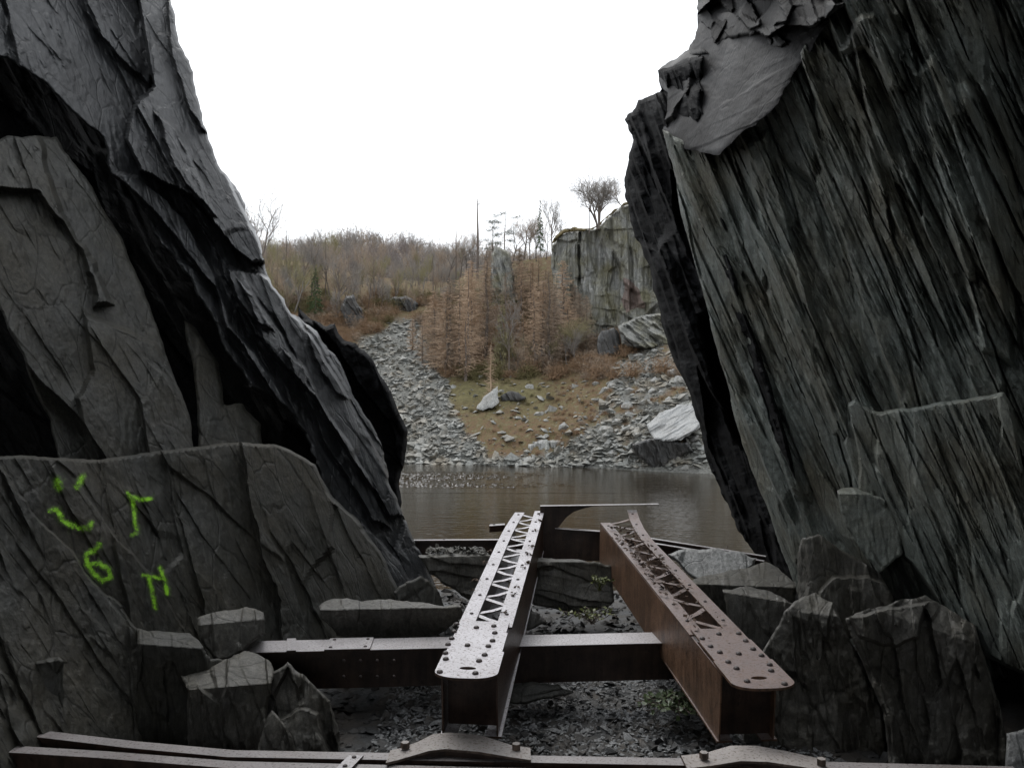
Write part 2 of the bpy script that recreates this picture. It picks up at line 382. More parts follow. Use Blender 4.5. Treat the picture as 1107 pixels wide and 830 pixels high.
ug = np.concatenate([np.arange(-250, 250, 12), np.arange(250, 800, 2.0), np.arange(800, 1301, 12)])
tv = []; zone = []
for u in ug:
    c = column(u); s = np.clip((500 - c[:, 0]) / 30, .12, 1); s[-10:] = .2
    Y = c[:, 1] + gnoise(np.full(NT, u), c[:, 0]) * s
    tv.append(P(np.full(NT, u), c[:, 0], Y)); zone.append(np.stack([np.full(NT, u), c[:, 0]], 1))
tv = np.concatenate(tv); zone = np.concatenate(zone)
nu = len(ug); ii = np.arange(nu - 1)[:, None] * NT + np.arange(NT - 1)[None]
tf = np.stack([ii, ii + NT, ii + NT + 1, ii + 1], -1).reshape(-1, 4)
def zones(u, v):
    """share of scree, moss and bracken on the slope"""
    wob = 46 * fbm(u / 24, v / 18, 41, 5)
    left_edge = np.interp(v, [335, 350, 400, 430, 470, 505], [425, 445, 482, 490, 512, 540]) + wob
    right_edge = np.interp(v, [340, 380, 420, 450, 480, 490, 505], [690, 672, 655, 640, 600, 570, 545]) + wob * 1.3
    scree = np.clip((left_edge - u) / 8, 0, 1) * np.clip((v - (345 + .6 * np.abs(u - 425) * (u < 425)) + wob * .5) / 8, 0, 1)
    scree = np.maximum(scree, np.clip((u - right_edge) / 14, 0, 1) * np.clip((v - 345) / 10, 0, 1) * np.clip(fbm(u / 16, v / 9, 55, 4) * 4 + .95, 0, 1))
    scree = np.maximum(scree, np.clip((v - 492 + wob * .2) / 4, 0, 1))
    moss = np.clip(1.2 - np.abs(v - 425 + wob * .5) / 26, 0, 1) * np.clip(1.6 - np.abs(u - 535) / 55, 0, 1)
    moss = np.maximum(moss, np.clip(fbm(u / 14, v / 9, 77, 3) * 4 - .2, 0, 1) * (v < 360))
    return np.clip(scree, 0, 1), np.clip(moss, 0, 1)
sc_, mo_ = zones(zone[:, 0], zone[:, 1])
m, nd, lk, b = new_mat('quarry_ground')
at = nd.new('ShaderNodeAttribute'); at.attribute_name = 'cover'; sep = nd.new('ShaderNodeSeparateColor'); lk.new(at.outputs['Color'], sep.inputs[0])
pl = mapping(nd, lk); n1 = noise(nd, lk, pl, 1.6, 8, .7); n2 = noise(nd, lk, pl, .25, 6, .6); n3 = noise(nd, lk, pl, 5, 6, .7)
brk = ramp(nd, lk, n1, [(.28, (.06, .048, .035)), (.45, (.15, .098, .058)), (.56, (.12, .10, .05)), (.72, (.25, .215, .15))])
mos = ramp(nd, lk, n1, [(.3, (.075, .067, .035)), (.7, (.18, .16, .075))])
scr = ramp(nd, lk, n3, [(.3, (.085, .086, .08)), (.7, (.23, .23, .21))])
col = mixc(nd, lk, sep.outputs['Green'], brk, mos); col = mixc(nd, lk, sep.outputs['Red'], col, scr)
lk.new(col, b.inputs['Base Color']); b.inputs['Roughness'].default_value = .9; b.inputs['Specular IOR Level'].default_value = .15
bump(nd, lk, b, n3, .9, .25)
M['quarry_ground'] = m
terrain = mesh_obj('quarry_slope', tv, tf, M['quarry_ground'])
ca = terrain.data.color_attributes.new('cover', 'FLOAT_COLOR', 'POINT')
ca.data.foreach_set('color', np.stack([sc_, mo_, 0 * sc_, 1 + 0 * sc_], 1).ravel())
tag(terrain, kind='structure')

# the far wooded hill
hu = np.arange(-300, 1400, 14); hv = []
top = np.interp(hu, [-300, 200, 300, 345, 400, 440, 480, 520, 560, 700, 1400], [280, 288, 290, 285, 277, 285, 297, 303, 303, 303, 303])
for k in range(26):
    f = k / 25; row = 400 + (top - 400) * f ** .8; hv.append(P(hu, row + 3 * fbm(hu / 30, row / 20, 5), 155 + 95 * f + hu * 0))
hv.append(P(hu, top + 8, 300 + hu * 0))
hn = len(hu); ii = np.arange(26)[:, None] * hn + np.arange(hn - 1)[None]
hf = np.stack([ii, ii + 1, ii + hn + 1, ii + hn], -1).reshape(-1, 4)
M['hill'] = simple('hill', (.13, .11, .085), (.22, .19, .15), .08, .95, .1)
tag(mesh_obj('hill', np.concatenate(hv), hf, M['hill']), kind='structure')

# lake
m, nd, lk, b = new_mat('lake_water')
b.inputs['Base Color'].default_value = (.020, .0145, .008, 1); b.inputs['Roughness'].default_value = .03; b.inputs['IOR'].default_value = 1.333
b.inputs['Specular IOR Level'].default_value = .5
pl = mapping(nd, lk, (0, 0, 4), (1, 2.2, 1)); n1 = noise(nd, lk, pl, 1.6, 3, .5); n2 = noise(nd, lk, pl, .35, 2, .5)
def mth(op, a, b2=None, clamp=False):
    n = nd.new('ShaderNodeMath'); n.operation = op; n.use_clamp = clamp
    for i, x in enumerate((a, b2)):
        if x is None: continue
        if isinstance(x, (int, float)): n.inputs[i].default_value = x
        else: lk.new(x, n.inputs[i])
    return n.outputs[0]
hgt = mth('ADD', mth('MULTIPLY', n1, .022), mth('MULTIPLY', n2, .02))
bump(nd, lk, b, hgt, 1.0, 1.0)
M['lake_water'] = m
wx = np.arange(-15, 6, .05); wy = np.arange(44.5, 63, .15); WX, WY = np.meshgrid(wx, wy)
wv = fbm(WX * 7.5, WY * 2.4, 61, 2) + .5 * fbm(WX * 3, WY * 1.2, 63, 2)
edge_ = 47.5 + 1.2 * fbm(WX / 3, WX * 0, 5, 2); patch_ = np.clip(fbm(WX / 1.6, WY / 2.6, 66, 3) * 3 + 1.25 - (WX + 5) * .13, 0, 1)
msk = np.clip((WY - edge_) * 1.2, 0, 1) * np.clip((62 - WY) / 6, 0, 1) * np.clip((5 - WX) / 5, 0, 1) * patch_ * np.clip((WY - 44.6) * 3, 0, 1)
ii = np.arange(len(wy) - 1)[:, None] * len(wx) + np.arange(len(wx) - 1)[None]
tag(mesh_obj('lake_ripples', np.stack([WX, WY, .004 + .24 * np.maximum(wv + .05, 0) * msk], -1).reshape(-1, 3), np.stack([ii, ii + 1, ii + len(wx) + 1, ii + len(wx)], -1).reshape(-1, 4), m), kind='structure')
lv = [(-160, 11.4, 0), (160, 11.4, 0), (160, 78, 0), (-160, 78, 0)]
tag(mesh_obj('lake', lv, [[0, 1, 2, 3]], m), kind='structure')
tag(mesh_obj('lake_bed', [(-260, 5, -6), (260, 5, -6), (260, 400, -6), (-260, 400, -6)], [[0, 1, 2, 3]], M['cavern']), kind='structure')

# ledge floor the photographer stands on, and unseen cavern shells added to cut the light
gx = np.linspace(-9, 9, 90); gy = np.linspace(-9, 11.2, 90); GX, GY = np.meshgrid(gx, gy)
FLOOR = H - 2.34
GZ = FLOOR + .1 * fbm(GX * 1.1, GY * 1.1, 4, 4) - np.clip((GY - 10.4) / .8, 0, 1) * 4
ii = np.arange(89)[:, None] * 90 + np.arange(89)[None]
M['ledge'] = slate('ledge_ground', (.022, .023, .024), (.065, .068, .07), sc=3, rot=0, stretch=1)
tag(mesh_obj('ground', np.stack([GX, GY, GZ], -1).reshape(-1, 3), np.stack([ii, ii + 1, ii + 91, ii + 90], -1).reshape(-1, 4), M['ledge']), kind='structure')

def shell(name, fn, na, nb, thick):
    A, B = np.meshgrid(np.linspace(0, 1, na), np.linspace(0, 1, nb)); p = fn(A, B).reshape(-1, 3)
    ii = np.arange(nb - 1)[:, None] * na + np.arange(na - 1)[None]
    f = np.stack([ii, ii + 1, ii + na + 1, ii + na], -1).reshape(-1, 4)
    o = mesh_obj(name, p, f, M['cavern']); mod = o.modifiers.new('thickness', 'SOLIDIFY'); mod.thickness = thick; mod.offset = 0
    return tag(o, kind='structure')
ROOF_Y = 2  # forward edge of the unseen roof, set by how much light it cuts
shell('unseen_shade_roof', lambda a, b_: np.stack([-9 + 18 * a, -9 + (9 + ROOF_Y) * b_ + .8 * fbm(a * 9, b_ * 3, 3), H + 5.0 + 1.6 * fbm(a * 6, b_ * 6, 9) + 1.8 * b_], -1), 60, 40, 1.2)
shell('unseen_shade_back_wall', lambda a, b_: np.stack([-9 + 18 * a, -8.5 + 1.4 * fbm(a * 7, b_ * 6, 12), FLOOR - .5 + 3.8 * b_], -1), 60, 30, 1.0)
shell('unseen_shade_side_wall', lambda a, b_: np.stack([-6.2 - 2.2 * b_ + 1.2 * fbm(a * 7, b_ * 6, 22), -9 + 15.0 * a, FLOOR - .5 + 9.5 * b_], -1), 60, 30, 1.0)
shell('unseen_shade_side_wall', lambda a, b_: np.stack([6.4 - 1.2 * b_ + 1.2 * fbm(a * 7, b_ * 6, 32), -9 + 14.0 * a, FLOOR - .5 + 9.5 * b_], -1), 60, 30, 1.0)

# ------------------------------------------------------------------ left rock wall
LW = plane_3((0, 785, 5.3), (470, 640, 9.2), (183, 0, 9.5))
ANG_L = 61
def rel_L(U, V, s, k=1.0):
    return k * (.30 * facets(U, V, ANG_L, 84, 330, s) + .13 * facets(U, V, ANG_L + 4, 34, 190, s + 20) * patchy(U, V, 80, s + 1) + .05 * facets(U, V, ANG_L - 3, 11, 90, s + 40, crack=.25) * patchy(U, V, 50, s + 2)
                + .022 * facets(U, V, ANG_L + 20, 5, 16, s + 45) * patchy(U, V, 30, s + 3) + .10 * fbm(U / 150, V / 150, s + 60, 2) + .012 * fbm(U / 5, V / 5, s + 70, 3))

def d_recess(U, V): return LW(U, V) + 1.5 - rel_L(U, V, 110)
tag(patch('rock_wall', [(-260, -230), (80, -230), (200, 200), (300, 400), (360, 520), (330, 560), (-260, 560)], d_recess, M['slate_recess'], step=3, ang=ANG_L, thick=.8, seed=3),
    'recessed rock, coloured black for its shade, behind the leaning slabs of the left wall', 'rock wall')

UP1 = [(100, -230), (183, -230), (190, 0), (230, 150), (268, 235), (290, 287), (270, 284), (247, 263), (238, 250), (211, 216), (150, 185), (135, 150), (146, 112), (165, 92)]
UP2 = [(60, -230), (150, -230), (150, 0), (165, 60), (163, 95), (140, 75), (100, 30), (85, -10)]
SHEET = [(119, 186), (150, 190), (200, 235), (235, 300), (250, 350), (300, 415), (330, 462), (300, 435), (266, 384), (244, 356), (232, 312), (166, 230)]
SHEET2 = [(245, 290), (290, 300), (335, 360), (400, 470), (440, 560), (420, 560), (370, 480), (330, 420), (290, 380), (262, 340)]
SHEETS = [(.12, [(205, 215), (236, 240), (262, 290), (285, 335), (302, 362), (278, 350), (240, 300)]), (.14, [(300, 368), (330, 395), (372, 470), (425, 575), (402, 565), (345, 470)]), (.10, [(165, 120), (192, 140), (235, 235), (214, 216), (182, 168)]),
          (.10, [(176, -60), (196, 20), (228, 150), (208, 125), (184, 60)]), (.10, [(255, 300), (275, 318), (330, 400), (352, 440), (318, 415), (285, 372)]), (.09, [(330, 350), (350, 372), (385, 440), (362, 425), (340, 390)])]
def d_up(U, V):
    Y = LW(U, V) - rel_L(U, V, 210, .8)
    Y = Y - bump_poly(UP1, U, V, .42, 2.5, seed=31) - bump_poly(UP2, U, V, .14, 2.5, seed=32)
    Y = Y - bump_poly(SHEET, U, V, .22, 2.5, seed=33) - bump_poly(SHEET2, U, V, .2, 2.5, seed=34)
    for q, (h_, pl_) in enumerate(SHEETS): Y = Y - bump_poly(pl_, U, V, h_, 2.5, seed=131 + q, jag=4)
    return Y
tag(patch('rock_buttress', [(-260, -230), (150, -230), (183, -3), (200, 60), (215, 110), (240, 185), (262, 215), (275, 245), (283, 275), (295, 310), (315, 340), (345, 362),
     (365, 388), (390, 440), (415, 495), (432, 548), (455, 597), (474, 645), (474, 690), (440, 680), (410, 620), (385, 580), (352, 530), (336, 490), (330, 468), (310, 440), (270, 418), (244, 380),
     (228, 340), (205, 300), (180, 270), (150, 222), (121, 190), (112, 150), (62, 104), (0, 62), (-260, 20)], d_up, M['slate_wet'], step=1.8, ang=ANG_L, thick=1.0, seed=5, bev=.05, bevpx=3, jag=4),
    'tall layered slate sheet rising to the skyline on the left, with wet sheen painted as pale streaks', 'rock face')

def d_slab(U, V):
    Y = LW(U, V) + .25 - rel_L(U, V, 310, .55) - .0012 * (U - 60)
    Y = Y - bump_poly([(-260, 140), (38, 140), (50, 160), (75, 240), (110, 300), (125, 330), (100, 335), (85, 270), (40, 210), (-260, 200)], U, V, .14, 5, seed=36, jag=6)
    Y = Y - bump_poly([(85, 315), (95, 340), (170, 370), (230, 470), (230, 520), (110, 520), (80, 430), (98, 400)], U, V, .10, 5, seed=37)
    return Y
tag(patch('rock_slab', [(-260, 150), (-5, 152), (20, 148), (40, 147), (61, 148), (94, 194), (133, 260), (166, 344), (206, 455), (214, 515), (72, 515), (55, 455), (20, 376), (-6, 310), (-260, 240)],
    d_slab, M['slate_low'], step=1.3, ang=ANG_L, thick=.9, seed=8, bev=.05, bevpx=3, jag=3),
    'broad smooth leaning slate slab left of the dark cleft, above the painted ledge', 'rock slab')

def d_spl(U, V): return LW(U, V) + .35 - .0016 * (V - 400) - rel_L(U, V, 410, .3)
tag(patch('rock_splinter', [(199, 346), (215, 360), (237, 394), (243, 438), (262, 436), (282, 458), (288, 505), (214, 505), (213, 440), (208, 392)], d_spl, M['slate_low'], step=1.8, ang=ANG_L, thick=.5, seed=9, bev=.06, jag=2),
    'narrow upright slate splinter standing in the dark cleft behind the painted ledge', 'rock splinter')

PIL = plane_n((400, 450, 10.2), (.15, -1, -.25))
def d_pil(U, V): return PIL(U, V) - .35 * facets(U, V, 70, 60, 150, 51) - .1 * facets(U, V, 64, 18, 70, 52) - .1 * fbm(U / 12, V / 12, 55, 3)
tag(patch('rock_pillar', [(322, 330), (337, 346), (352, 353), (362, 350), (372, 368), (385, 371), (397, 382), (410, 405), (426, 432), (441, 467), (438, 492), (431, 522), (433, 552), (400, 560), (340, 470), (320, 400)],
    d_pil, M['slate_shaded'], step=1.8, ang=66, thick=1.5, seed=10, bev=.2, jag=2),
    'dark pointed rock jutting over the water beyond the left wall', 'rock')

# lower ledge that carries the paint
G1 = [(-260, 470), (109, 480), (135, 600), (165, 690), (175, 860), (-260, 860)]
G2 = [(90, 470), (176, 470), (205, 560), (232, 650), (235, 860), (150, 860), (140, 690), (115, 600)]
G3 = [(164, 470), (275, 465), (290, 545), (305, 605), (318, 650), (340, 860), (222, 860), (218, 650), (193, 565)]
G4 = [(256, 474), (300, 478), (345, 500), (362, 540), (392, 566), (415, 600), (450, 660), (450, 760), (325, 860), (300, 650), (283, 610), (268, 550)]
G5 = [(-260, 440), (0, 500), (31, 540), (67, 581), (104, 628), (140, 664), (153, 682), (160, 840), (-260, 860)]
def d_low(U, V):
    Y = LW(U, V) - .05 - rel_L(U, V, 510, .42)
    hgt_ = np.maximum.reduce([bump_poly(G1, U, V, .30, 3, (.0004, 0), 61), bump_poly(G2, U, V, .20, 2.5, (-.0008, 0), 62), bump_poly(G3, U, V, .27, 3, (.001, 0), 63),
                              bump_poly(G4, U, V, .44, 4, (-.0008, 0), 64, 5), bump_poly(G5, U, V, .56, 4, (0, .0005), 65, 4)])
    Y = Y - hgt_
    return Y
ledge = patch('painted_rock', [(-260, 486), (0, 493), (60, 495), (105, 497), (150, 490), (200, 484), (265, 478), (300, 481), (341, 502), (360, 537), (388, 560), (415, 600), (442, 645), (478, 668), (478, 720), (350, 740),
    (300, 830), (160, 850), (-260, 880)], d_low, M['slate_low'], step=1.8, ang=ANG_L, thick=1.2, seed=12, bev=.12, bevpx=3, jag=2)
tag(ledge, 'low broad slate ledge sprayed with green smiley face and signs', 'rock ledge')

# green spray marks: thin paint films lying on the rock
m, nd, lk, b = new_mat('green_paint')
b.inputs['Base Color'].default_value = (.36, .82, .03, 1); b.inputs['Roughness'].default_value = .6
at = nd.new('ShaderNodeAttribute'); at.attribute_name = 'spray'
nz = noise(nd, lk, mapping(nd, lk), 55, 5, .8); tr = nd.new('ShaderNodeBsdfTransparent'); ms = nd.new('ShaderNodeMixShader')
n = nd.new('ShaderNodeMath'); n.operation = 'MULTIPLY_ADD'; lk.new(nz, n.inputs[0]); n.inputs[1].default_value = 1.5; n.inputs[2].default_value = -.8
a2 = nd.new('ShaderNodeMath'); a2.operation = 'ADD'; lk.new(n.outputs[0], a2.inputs[0]); lk.new(at.outputs['Fac'], a2.inputs[1])
lk.new(ramp(nd, lk, a2.outputs[0], [(.16, (0, 0, 0)), (.95, (.92,) * 3)]), ms.inputs[0]); lk.new(tr.outputs[0], ms.inputs[1]); lk.new(b.outputs[0], ms.inputs[2])
lk.new(ms.outputs[0], nd['Material Output'].inputs[0]); M['green_paint'] = m
def paint(name, strokes, wid):
    pts = np.array([p for s in strokes for p in s]); u0, v0 = pts.min(0) - 9; u1, v1 = pts.max(0) + 9
    U, V = np.meshgrid(np.arange(u0, u1, .9), np.arange(v0, v1, .9)); D = np.zeros(U.shape)
    for s in strokes:
        best = np.full(U.shape, 1e9)
        for p, q in zip(s[:-1], s[1:]):
            dx, dy = q[0] - p[0], q[1] - p[1]; t = np.clip(((U - p[0]) * dx + (V - p[1]) * dy) / (dx * dx + dy * dy + 1e-9), 0, 1)
            best = np.minimum(best, np.hypot(U - p[0] - t * dx, V - p[1] - t * dy))
        D = np.maximum(D, np.maximum(np.exp(-(best / (wid * 1.08)) ** 2), .3 * np.exp(-(best / (wid * 2.1)) ** 2)))
    D *= .75 + .9 * fbm(U / 5, V / 5, 5, 3)
    Y = d_low(U, V)
    Ys = np.minimum.reduce([np.roll(np.roll(Y, i, 0), j, 1) for i in (-2, 0, 2) for j in (-2, 0, 2)]) - .012
    Ys = np.where(np.abs(Ys - Y) > .15, Y - .02, Ys)
    ok = D > .04; cell = ok[:-1, :-1] & ok[1:, :-1] & ok[:-1, 1:] & ok[1:, 1:]
    idx = np.arange(U.size).reshape(U.shape)
    f = np.stack([idx[1:, :-1][cell], idx[1:, 1:][cell], idx[:-1, 1:][cell], idx[:-1, :-1][cell]], 1)
    use = np.unique(f); re = np.zeros(U.size, int); re[use] = np.arange(len(use))
    vv = P(U, V, Ys).reshape(-1, 3)[use]
    o = mesh_obj(name, vv - np.array(ledge.location), re[f], m, ledge, smooth=True)
    a = o.data.attributes.new('spray', 'FLOAT', 'POINT'); a.data.foreach_set('value', D.ravel()[use])
    return o
paint('painted_eye', [[(62, 519), (64, 527)]], 4.6)
paint('painted_eye', [[(83, 526), (86, 521), (90, 515)]], 3.6)
paint('painted_smile', [[(54, 551), (62, 551), (67, 561), (74, 567), (86, 571), (95.5, 570), (99, 565)]], 3.4)
paint('painted_mark', [[(138, 533), (144, 542), (146, 565), (149, 575), (143, 578)], [(144, 537), (151, 540), (163, 539)]], 2.7)
paint('painted_number', [[(108, 588), (102, 595), (93, 599), (94, 609), (102, 620), (111, 628), (119, 624), (117, 615), (107, 609), (98, 609)]], 3.3)
paint('painted_sign', [[(155, 621), (166, 623), (178, 626)], [(161, 623), (164, 636), (168, 657)], [(173, 614), (179, 630), (181, 641)]], 2.7)

# ------------------------------------------------------------------ right rock wall
RW = plane_3((860, 600, 8.4), (718, 135, 8.8), (1107, 400, 5.2))
ANG_R = 66
def rel_R(U, V, s, k=1.0):
    return k * (.15 * facets(U, V, ANG_R, 46, 420, s) + .17 * facets(U, V, ANG_R + 2, 19, 250, s + 20, crack=.65) + .13 * facets(U, V, ANG_R - 1, 8, 140, s + 40, crack=.55) * patchy(U, V, 70, s + 1)
                + .055 * facets(U, V, ANG_R + 1, 3.8, 60, s + 50) * patchy(U, V, 40, s + 2) + .12 * fbm(U / 130, V / 130, s + 60, 2) + .012 * fbm(U / 5, V / 5, s + 70, 3))
H1 = [(905, 60), (925, 20), (945, 12), (968, 50), (980, 85), (980, 100), (960, 95), (935, 55)]
def d_rw(U, V):
    Y = RW(U, V) - rel_R(U, V, 710)
    Y = Y - bump_poly([(718, 135), (735, 150), (775, 250), (830, 400), (890, 600), (858, 610), (800, 460), (745, 280)], U, V, .07, 6, seed=71)
    Y = Y - bump_poly([(800, 160), (830, 140), (880, 330), (930, 480), (900, 470), (850, 360)], U, V, .18, 7, seed=72)
    Y = Y - bump_poly(H1, U, V, .22, 5, seed=73) + .8 * np.clip((U - 1040 - .25 * (V - 100)) / 60, 0, 1) * (V < 330)
    Y = Y - bump_poly([(985, 80), (1010, 60), (1075, 230), (1100, 400), (1060, 380)], U, V, .15, 7, seed=74)
    Y = Y + bump_poly([(1070, 690), (1092, 690), (1120, 790), (1075, 770)], U, V, .9, 7, seed=75)
    return Y
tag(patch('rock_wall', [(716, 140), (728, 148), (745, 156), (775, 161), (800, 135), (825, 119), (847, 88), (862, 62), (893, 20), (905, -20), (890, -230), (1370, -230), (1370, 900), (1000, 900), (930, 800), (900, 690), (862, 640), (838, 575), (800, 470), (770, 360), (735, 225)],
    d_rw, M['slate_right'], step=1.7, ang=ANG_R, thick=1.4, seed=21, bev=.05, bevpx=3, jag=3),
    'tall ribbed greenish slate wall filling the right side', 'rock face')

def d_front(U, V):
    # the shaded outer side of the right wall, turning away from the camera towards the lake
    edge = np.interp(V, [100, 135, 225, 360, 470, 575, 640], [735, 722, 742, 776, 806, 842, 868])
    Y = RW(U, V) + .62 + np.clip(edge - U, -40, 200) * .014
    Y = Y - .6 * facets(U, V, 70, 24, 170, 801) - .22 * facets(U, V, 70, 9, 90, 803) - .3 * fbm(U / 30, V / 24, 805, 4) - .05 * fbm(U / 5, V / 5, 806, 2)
    Y = Y + bump_poly([(752, 340), (775, 330), (800, 430), (815, 500), (790, 470), (765, 400)], U, V, 1.0, 7, seed=81)
    return Y
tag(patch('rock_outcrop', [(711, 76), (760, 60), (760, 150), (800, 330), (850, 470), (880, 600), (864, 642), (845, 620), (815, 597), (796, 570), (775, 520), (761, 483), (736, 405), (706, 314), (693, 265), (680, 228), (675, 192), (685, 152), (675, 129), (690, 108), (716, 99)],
    d_front, M['slate_shaded'], step=1.7, ang=70, thick=1.3, seed=23, bev=.15, jag=4),
    'splintered outer edge of the right wall, coloured black for its shade, beside the lake', 'rock outcrop')

_rw = lambda u, v: float(RW(np.array(float(u)), np.array(float(v))))
TOPP = plane_3((735, 156, _rw(735, 156) - .02), (897, 26, _rw(897, 26) - .02), (752, 50, 9.1))
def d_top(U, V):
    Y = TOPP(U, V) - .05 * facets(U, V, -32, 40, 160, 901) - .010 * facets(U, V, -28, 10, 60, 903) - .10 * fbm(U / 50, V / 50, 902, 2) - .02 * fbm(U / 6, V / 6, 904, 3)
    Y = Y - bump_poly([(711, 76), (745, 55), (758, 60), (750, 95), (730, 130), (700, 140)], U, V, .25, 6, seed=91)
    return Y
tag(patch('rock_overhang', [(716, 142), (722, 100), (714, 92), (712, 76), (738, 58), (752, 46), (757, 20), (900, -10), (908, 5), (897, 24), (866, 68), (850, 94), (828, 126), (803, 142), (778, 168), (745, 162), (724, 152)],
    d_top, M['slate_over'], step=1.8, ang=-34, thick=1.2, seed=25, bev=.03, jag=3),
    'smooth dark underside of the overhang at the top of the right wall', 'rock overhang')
def d_cap(U, V):
    Y = TOPP(U, V) - .35 - .9 * facets(U, V, -38, 30, 44, 911, warp=.08) - .25 * facets(U, V, 60, 14, 26, 913, warp=.08) - .05 * fbm(U / 12, V / 12, 912, 3)
    return Y
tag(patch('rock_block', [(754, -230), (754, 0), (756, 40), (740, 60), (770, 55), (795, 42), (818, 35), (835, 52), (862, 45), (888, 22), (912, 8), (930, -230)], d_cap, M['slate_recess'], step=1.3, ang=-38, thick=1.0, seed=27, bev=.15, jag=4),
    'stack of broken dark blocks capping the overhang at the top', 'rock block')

# ------------------------------------------------------------------ blocks against the right wall
def block(name, poly, front, mat, label, cat='rock', top=None, extra=(), rel=.06, ang=80, seed=1, thick=.5, bev=.02, step=1.15, jag=2, bumps=(), bevpx=3.0, rw=22):
    planes = [front] + ([top] if top else []) + list(extra)
    def d(U, V):
        Y = np.maximum.reduce([p(U, V) for p in planes])
        Y = Y - rel * facets(U, V, ang, rw, 90, seed) - rel * .5 * facets(U, V, ang, rw * .4, 40, seed + 1) * patchy(U, V, 30, seed) - rel * .6 * fbm(U / 30, V / 30, seed + 2, 3) - rel * .07 * fbm(U / 5, V / 5, seed + 3, 2)
        for q, h in bumps: Y = Y - bump_poly(q, U, V, h, 3, seed=seed + 7)
        return Y
    o = patch(name, poly, d, mat, step=step, jag=jag, thick=thick, seed=seed, bev=bev, bevpx=bevpx)
    return tag(o, label, cat)
def top_n(u, v, Y, tilt=(0, -.12)): return plane_n((u, v, Y), (tilt[0], tilt[1], 1))

_top = plane_n((1015, 440, 5.35), (-.15, -.30, 1))
def d_mid(U, V):
    Y = RW(U, V) - .42 - .0012 * (U - 1000) - .45 * rel_R(U, V, 760) - .10 * facets(U, V, 78, 30, 140, 771)
    return Y
tag(patch('rock_slab', [(950, 445), (985, 441), (1030, 433), (1085, 424), (1094, 440), (1108, 520), (1125, 640), (1110, 730), (1050, 700), (985, 610), (945, 570), (922, 530), (911, 480), (914, 440), (924, 431), (938, 440)],
    d_mid, M['slate_right'], step=1.4, ang=74, jag=2, thick=.8, seed=41, bev=.30, bevpx=3.5), 'broad slab with a pale straight top edge halfway up the right wall', 'rock slab')
block('rock_shelf', [(905, 530), (925, 527), (940, 533), (966, 545), (975, 600), (950, 620), (915, 570)],
      plane_n((930, 540, 6.55), (-.5, -.8, .1)), M['slate_right'], 'small pale-topped shelf sticking out of the ribbed right wall', 'rock shelf', top=plane_n((930, 537, 6.5), (-.2, -.25, 1)), rel=.06, seed=43, thick=.6)
block('rock', [(781, 637), (800, 634), (830, 638), (850, 648), (872, 655), (900, 830), (830, 830), (800, 720), (787, 672)],
      plane_n((820, 660, 6.15), (-.35, -.9, .08)), M['slate_block'], 'squat dark block with a pale flat top just right of the rusty girder', 'rock', top=plane_n((822, 640, 6.25), (.0, -.22, 1)), seed=45, thick=.8, rel=.05)
block('rock', [(848, 660), (866, 646), (882, 640), (901, 651), (918, 690), (938, 725), (952, 762), (962, 845), (800, 845), (815, 720)],
      plane_n((890, 740, 5.5), (-.25, -.95, .12)), M['slate_block'], 'dark upright boulder with a ragged crest beside the right girder end', 'rock', extra=[plane_n((870, 660, 5.6), (-.1, -.5, .7))], seed=47, thick=.8, rel=.09)
block('rock', [(914, 668), (940, 657), (953, 655), (975, 647), (1000, 643), (1027, 659), (1054, 675), (1070, 727), (1086, 786), (1092, 845), (960, 845), (955, 770), (925, 700)],
      plane_n((1010, 740, 4.9), (-.2, -.95, .1)), M['slate_block'], 'wide dark boulder with a crumbled pale crest at the lower right', 'rock', extra=[plane_n((1000, 668, 5.0), (.1, -.55, .75))], seed=49, thick=.8, rel=.10,
      bumps=[([(916, 664), (960, 655), (1005, 650), (995, 690), (970, 700), (930, 690)], .10)])
block('rock', [(862, 640), (862, 600), (867, 581), (884, 577), (908, 594), (951, 618), (966, 646), (960, 690), (870, 690)],
      plane_n((910, 640, 6.6), (-.05, -.95, .25)), M['slate_block'], 'wedge-shaped boulder with a stepped face leaning on the right wall', 'rock', extra=[plane_n((870, 620, 6.7), (-.9, -.45, .1))], seed=51, thick=.6, rel=.06,
      bumps=[([(884, 640), (900, 622), (940, 622), (975, 640), (975, 700), (880, 700)], .14)])
block('rock', [(1088, 792), (1110, 786), (1180, 800), (1180, 850), (1085, 850)], plane_n((1110, 810, 4.5), (-.3, -.8, .5)), M['slate_pale'], 'pale stone lying in the bottom right corner', 'rock', seed=53, thick=.3)
block('rock', [(722, 599), (747, 593), (774, 592), (800, 596), (818, 603), (815, 612), (792, 626), (756, 628), (738, 615)],
      plane_n((770, 615, 8.1), (-.1, -.6, .8)), M['slate_pale'], 'pale whitish slab between the right girder and the right wall', 'rock slab', seed=55, thick=.35, rel=.05, bev=.1)
block('rock', [(745, 628), (780, 619), (801, 614), (826, 607), (845, 618), (860, 630), (860, 645), (862, 700), (790, 700), (755, 660)],
      plane_n((800, 650, 7.4), (-.1, -1, -.2)), M['slate_block'], 'flat grey slab with a dark front edge below the whitish slab', 'rock slab', top=plane_n((800, 627, 7.5), (0, -.16, 1)), seed=57, thick=.5, rel=.05)

